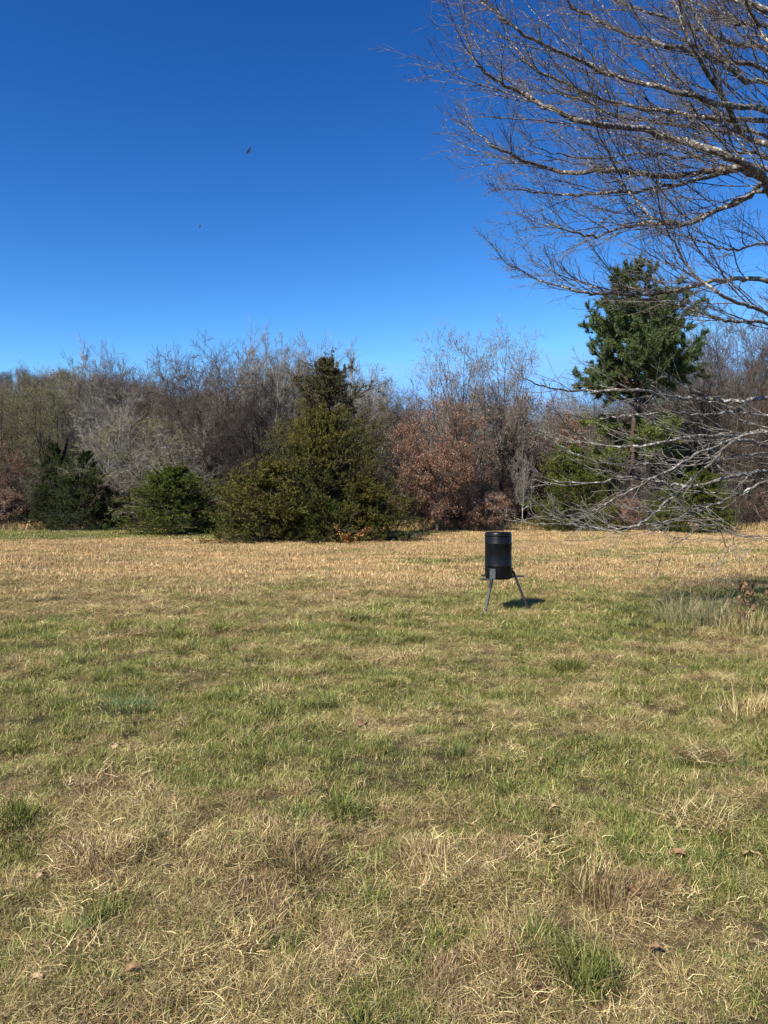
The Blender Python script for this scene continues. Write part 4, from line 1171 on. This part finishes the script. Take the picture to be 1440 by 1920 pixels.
put_leaf(1220, 1785, .06, M_dryleaf, "dark brown leaf near the bottom, beside the broken straw", 9)
put_leaf(1030, 1545, .07, M_tanleaf, "pale crumpled leaf right of the bottom centre", 10)
put_leaf(1010, 1428, .07, M_tanleaf, "light straw coloured leaf in the middle right of the field", 11)

def tuft(px, py, parts, label, seed, scale=1.0, name="grass_tuft"):
    d = EYE * F / (py - 945.0); x = (px - 720) / F * d
    V, Q, T, c = merge(parts)
    o = link(name, make_mesh("grass_tuft", V, Q, T, col=c, mats=[M_grass]))
    o.location = (x, d, gz(x, d)); o.scale = (scale,) * 3
    tag(o, label, "grass tuft")
t_ = np.random.default_rng(9)
tuft(1068, 1258, [blades(t_, 260, .16, (.12, .26), .006, (.5, .25), GREENS[:3], .7, radial=.8)], "bright green grass tuft right of and nearer than the feeder", 1)
tuft(232, 1332, [blades(t_, 300, .18, (.12, .24), .007, (.75, .25), BLUEG, .6, radial=.9)], "bluish green broad-bladed tuft on the left of the field", 2)
tuft(28, 1560, [blades(t_, 320, .13, (.10, .22), .005, (.5, .3), GREENS[:3], .7, radial=.8)], "lush green tuft at the left picture edge", 3)
tuft(830, 1280, [blades(t_, 200, .16, (.08, .18), .006, (.55, .3), GREENS, .7, radial=.7)], "low green tuft in the centre below the feeder", 4)
tuft(1100, 1850, [blades(t_, 300, .10, (.10, .20), .0045, (.35, .25), GREENS, .6, radial=.7)], "green upright tuft at the bottom right among straw", 5)
tuft(1120, 1690, [blades(t_, 320, .12, (.10, .20), .0042, (.35, .3), BROWNS + STRAW, .3, radial=.6)], "brown broken tussock of old stems at the lower right", 6)
tuft(560, 1640, [blades(t_, 320, .13, (.10, .20), .0045, (.6, .3), BROWNS + STRAW, .4, radial=.8)], "brown dead tussock left of the bottom centre", 7)
tuft(790, 1625, [blades(t_, 300, .12, (.10, .18), .0045, (.7, .3), BROWNS + STRAW, .4, radial=.8)], "dark centred dead tussock just right of the bottom centre", 8)
tuft(190, 1640, [blades(t_, 300, .12, (.09, .18), .0045, (.7, .3), BROWNS + STRAW, .4, radial=.8)], "brown tussock of dead grass on the lower left", 9)
tuft(1310, 1545, [blades(t_, 420, .20, (.10, .22), .0038, (1.15, .25), STRAW, .3, z0=.04)], "combed-over mat of pale straw at the right", 10)
tuft(1320, 1425, [blades(t_, 350, .20, (.08, .18), .004, (1.25, .2), STRAW + BROWNS, .2, z0=.03)], "flattened patch of pale straw near the right edge", 11)
tuft(1310, 1175, [blades(t_, 520, .55, (.22, .60), .005, (.38, .22), [(0.42, .35, .2), (.36, .28, .16)], .45, radial=.7),
                  blades(t_, 420, .50, (.14, .40), .005, (.4, .25), GREENS[1:], .5, radial=.7)], "tall dry grass clump left of the dead sapling", 12, name="tall_grass_clump")
tuft(1400, 1190, [blades(t_, 420, .42, (.20, .52), .005, (.40, .22), STRAW, .45, radial=.6),
                  blades(t_, 160, .3, (.12, .3), .005, (.4, .25), GREENS[1:], .5)], "tall grass clump around the foot of the dead sapling", 13, name="tall_grass_clump")
tuft(1405, 1345, [blades(t_, 150, .22, (.14, .34), .006, (.55, .3), STRAW, .5, radial=.7)], "sparse tall straw stems close to the right edge", 14, name="tall_grass_clump")

# orange dead fern at the foot of the middle cedar
def build_fern():
    d = 30.2; b = P(652, 1020, d)
    rng = np.random.default_rng(17)
    o = empty("dead_fern", (b[0], d, gz(b[0], d)))
    tag(o, "small bright orange dead fern at the foot of the middle cedar", "fern")
    A = np.stack([path(rng, [(0, 0, 0), (a * .3, -.1, .3), (a * .75, -.2, .38 + .1 * k)], 6, .01, .004)[0][0] for k, a in enumerate((-.3, .1, .9, 1.3, -.7))])
    Ar = np.full(A.shape[:2], .008)
    link("stems", tube_mesh("fern_stems", [(A, Ar, 3, 0)], [M_brown]), o)
    c, dd = along(rng, A, 70, .1, .05)
    V, q = rand_quads(rng, c, rng.uniform(.06, .14, len(c)), .5, dd, 1)
    tag(link("fronds", make_mesh("fern_fronds", V, q, col=pick_cols(rng, len(q), [(.55, .27, .09), (.42, .18, .07)], .2), mats=[M_leaf]), o), kind="stuff")
build_fern()
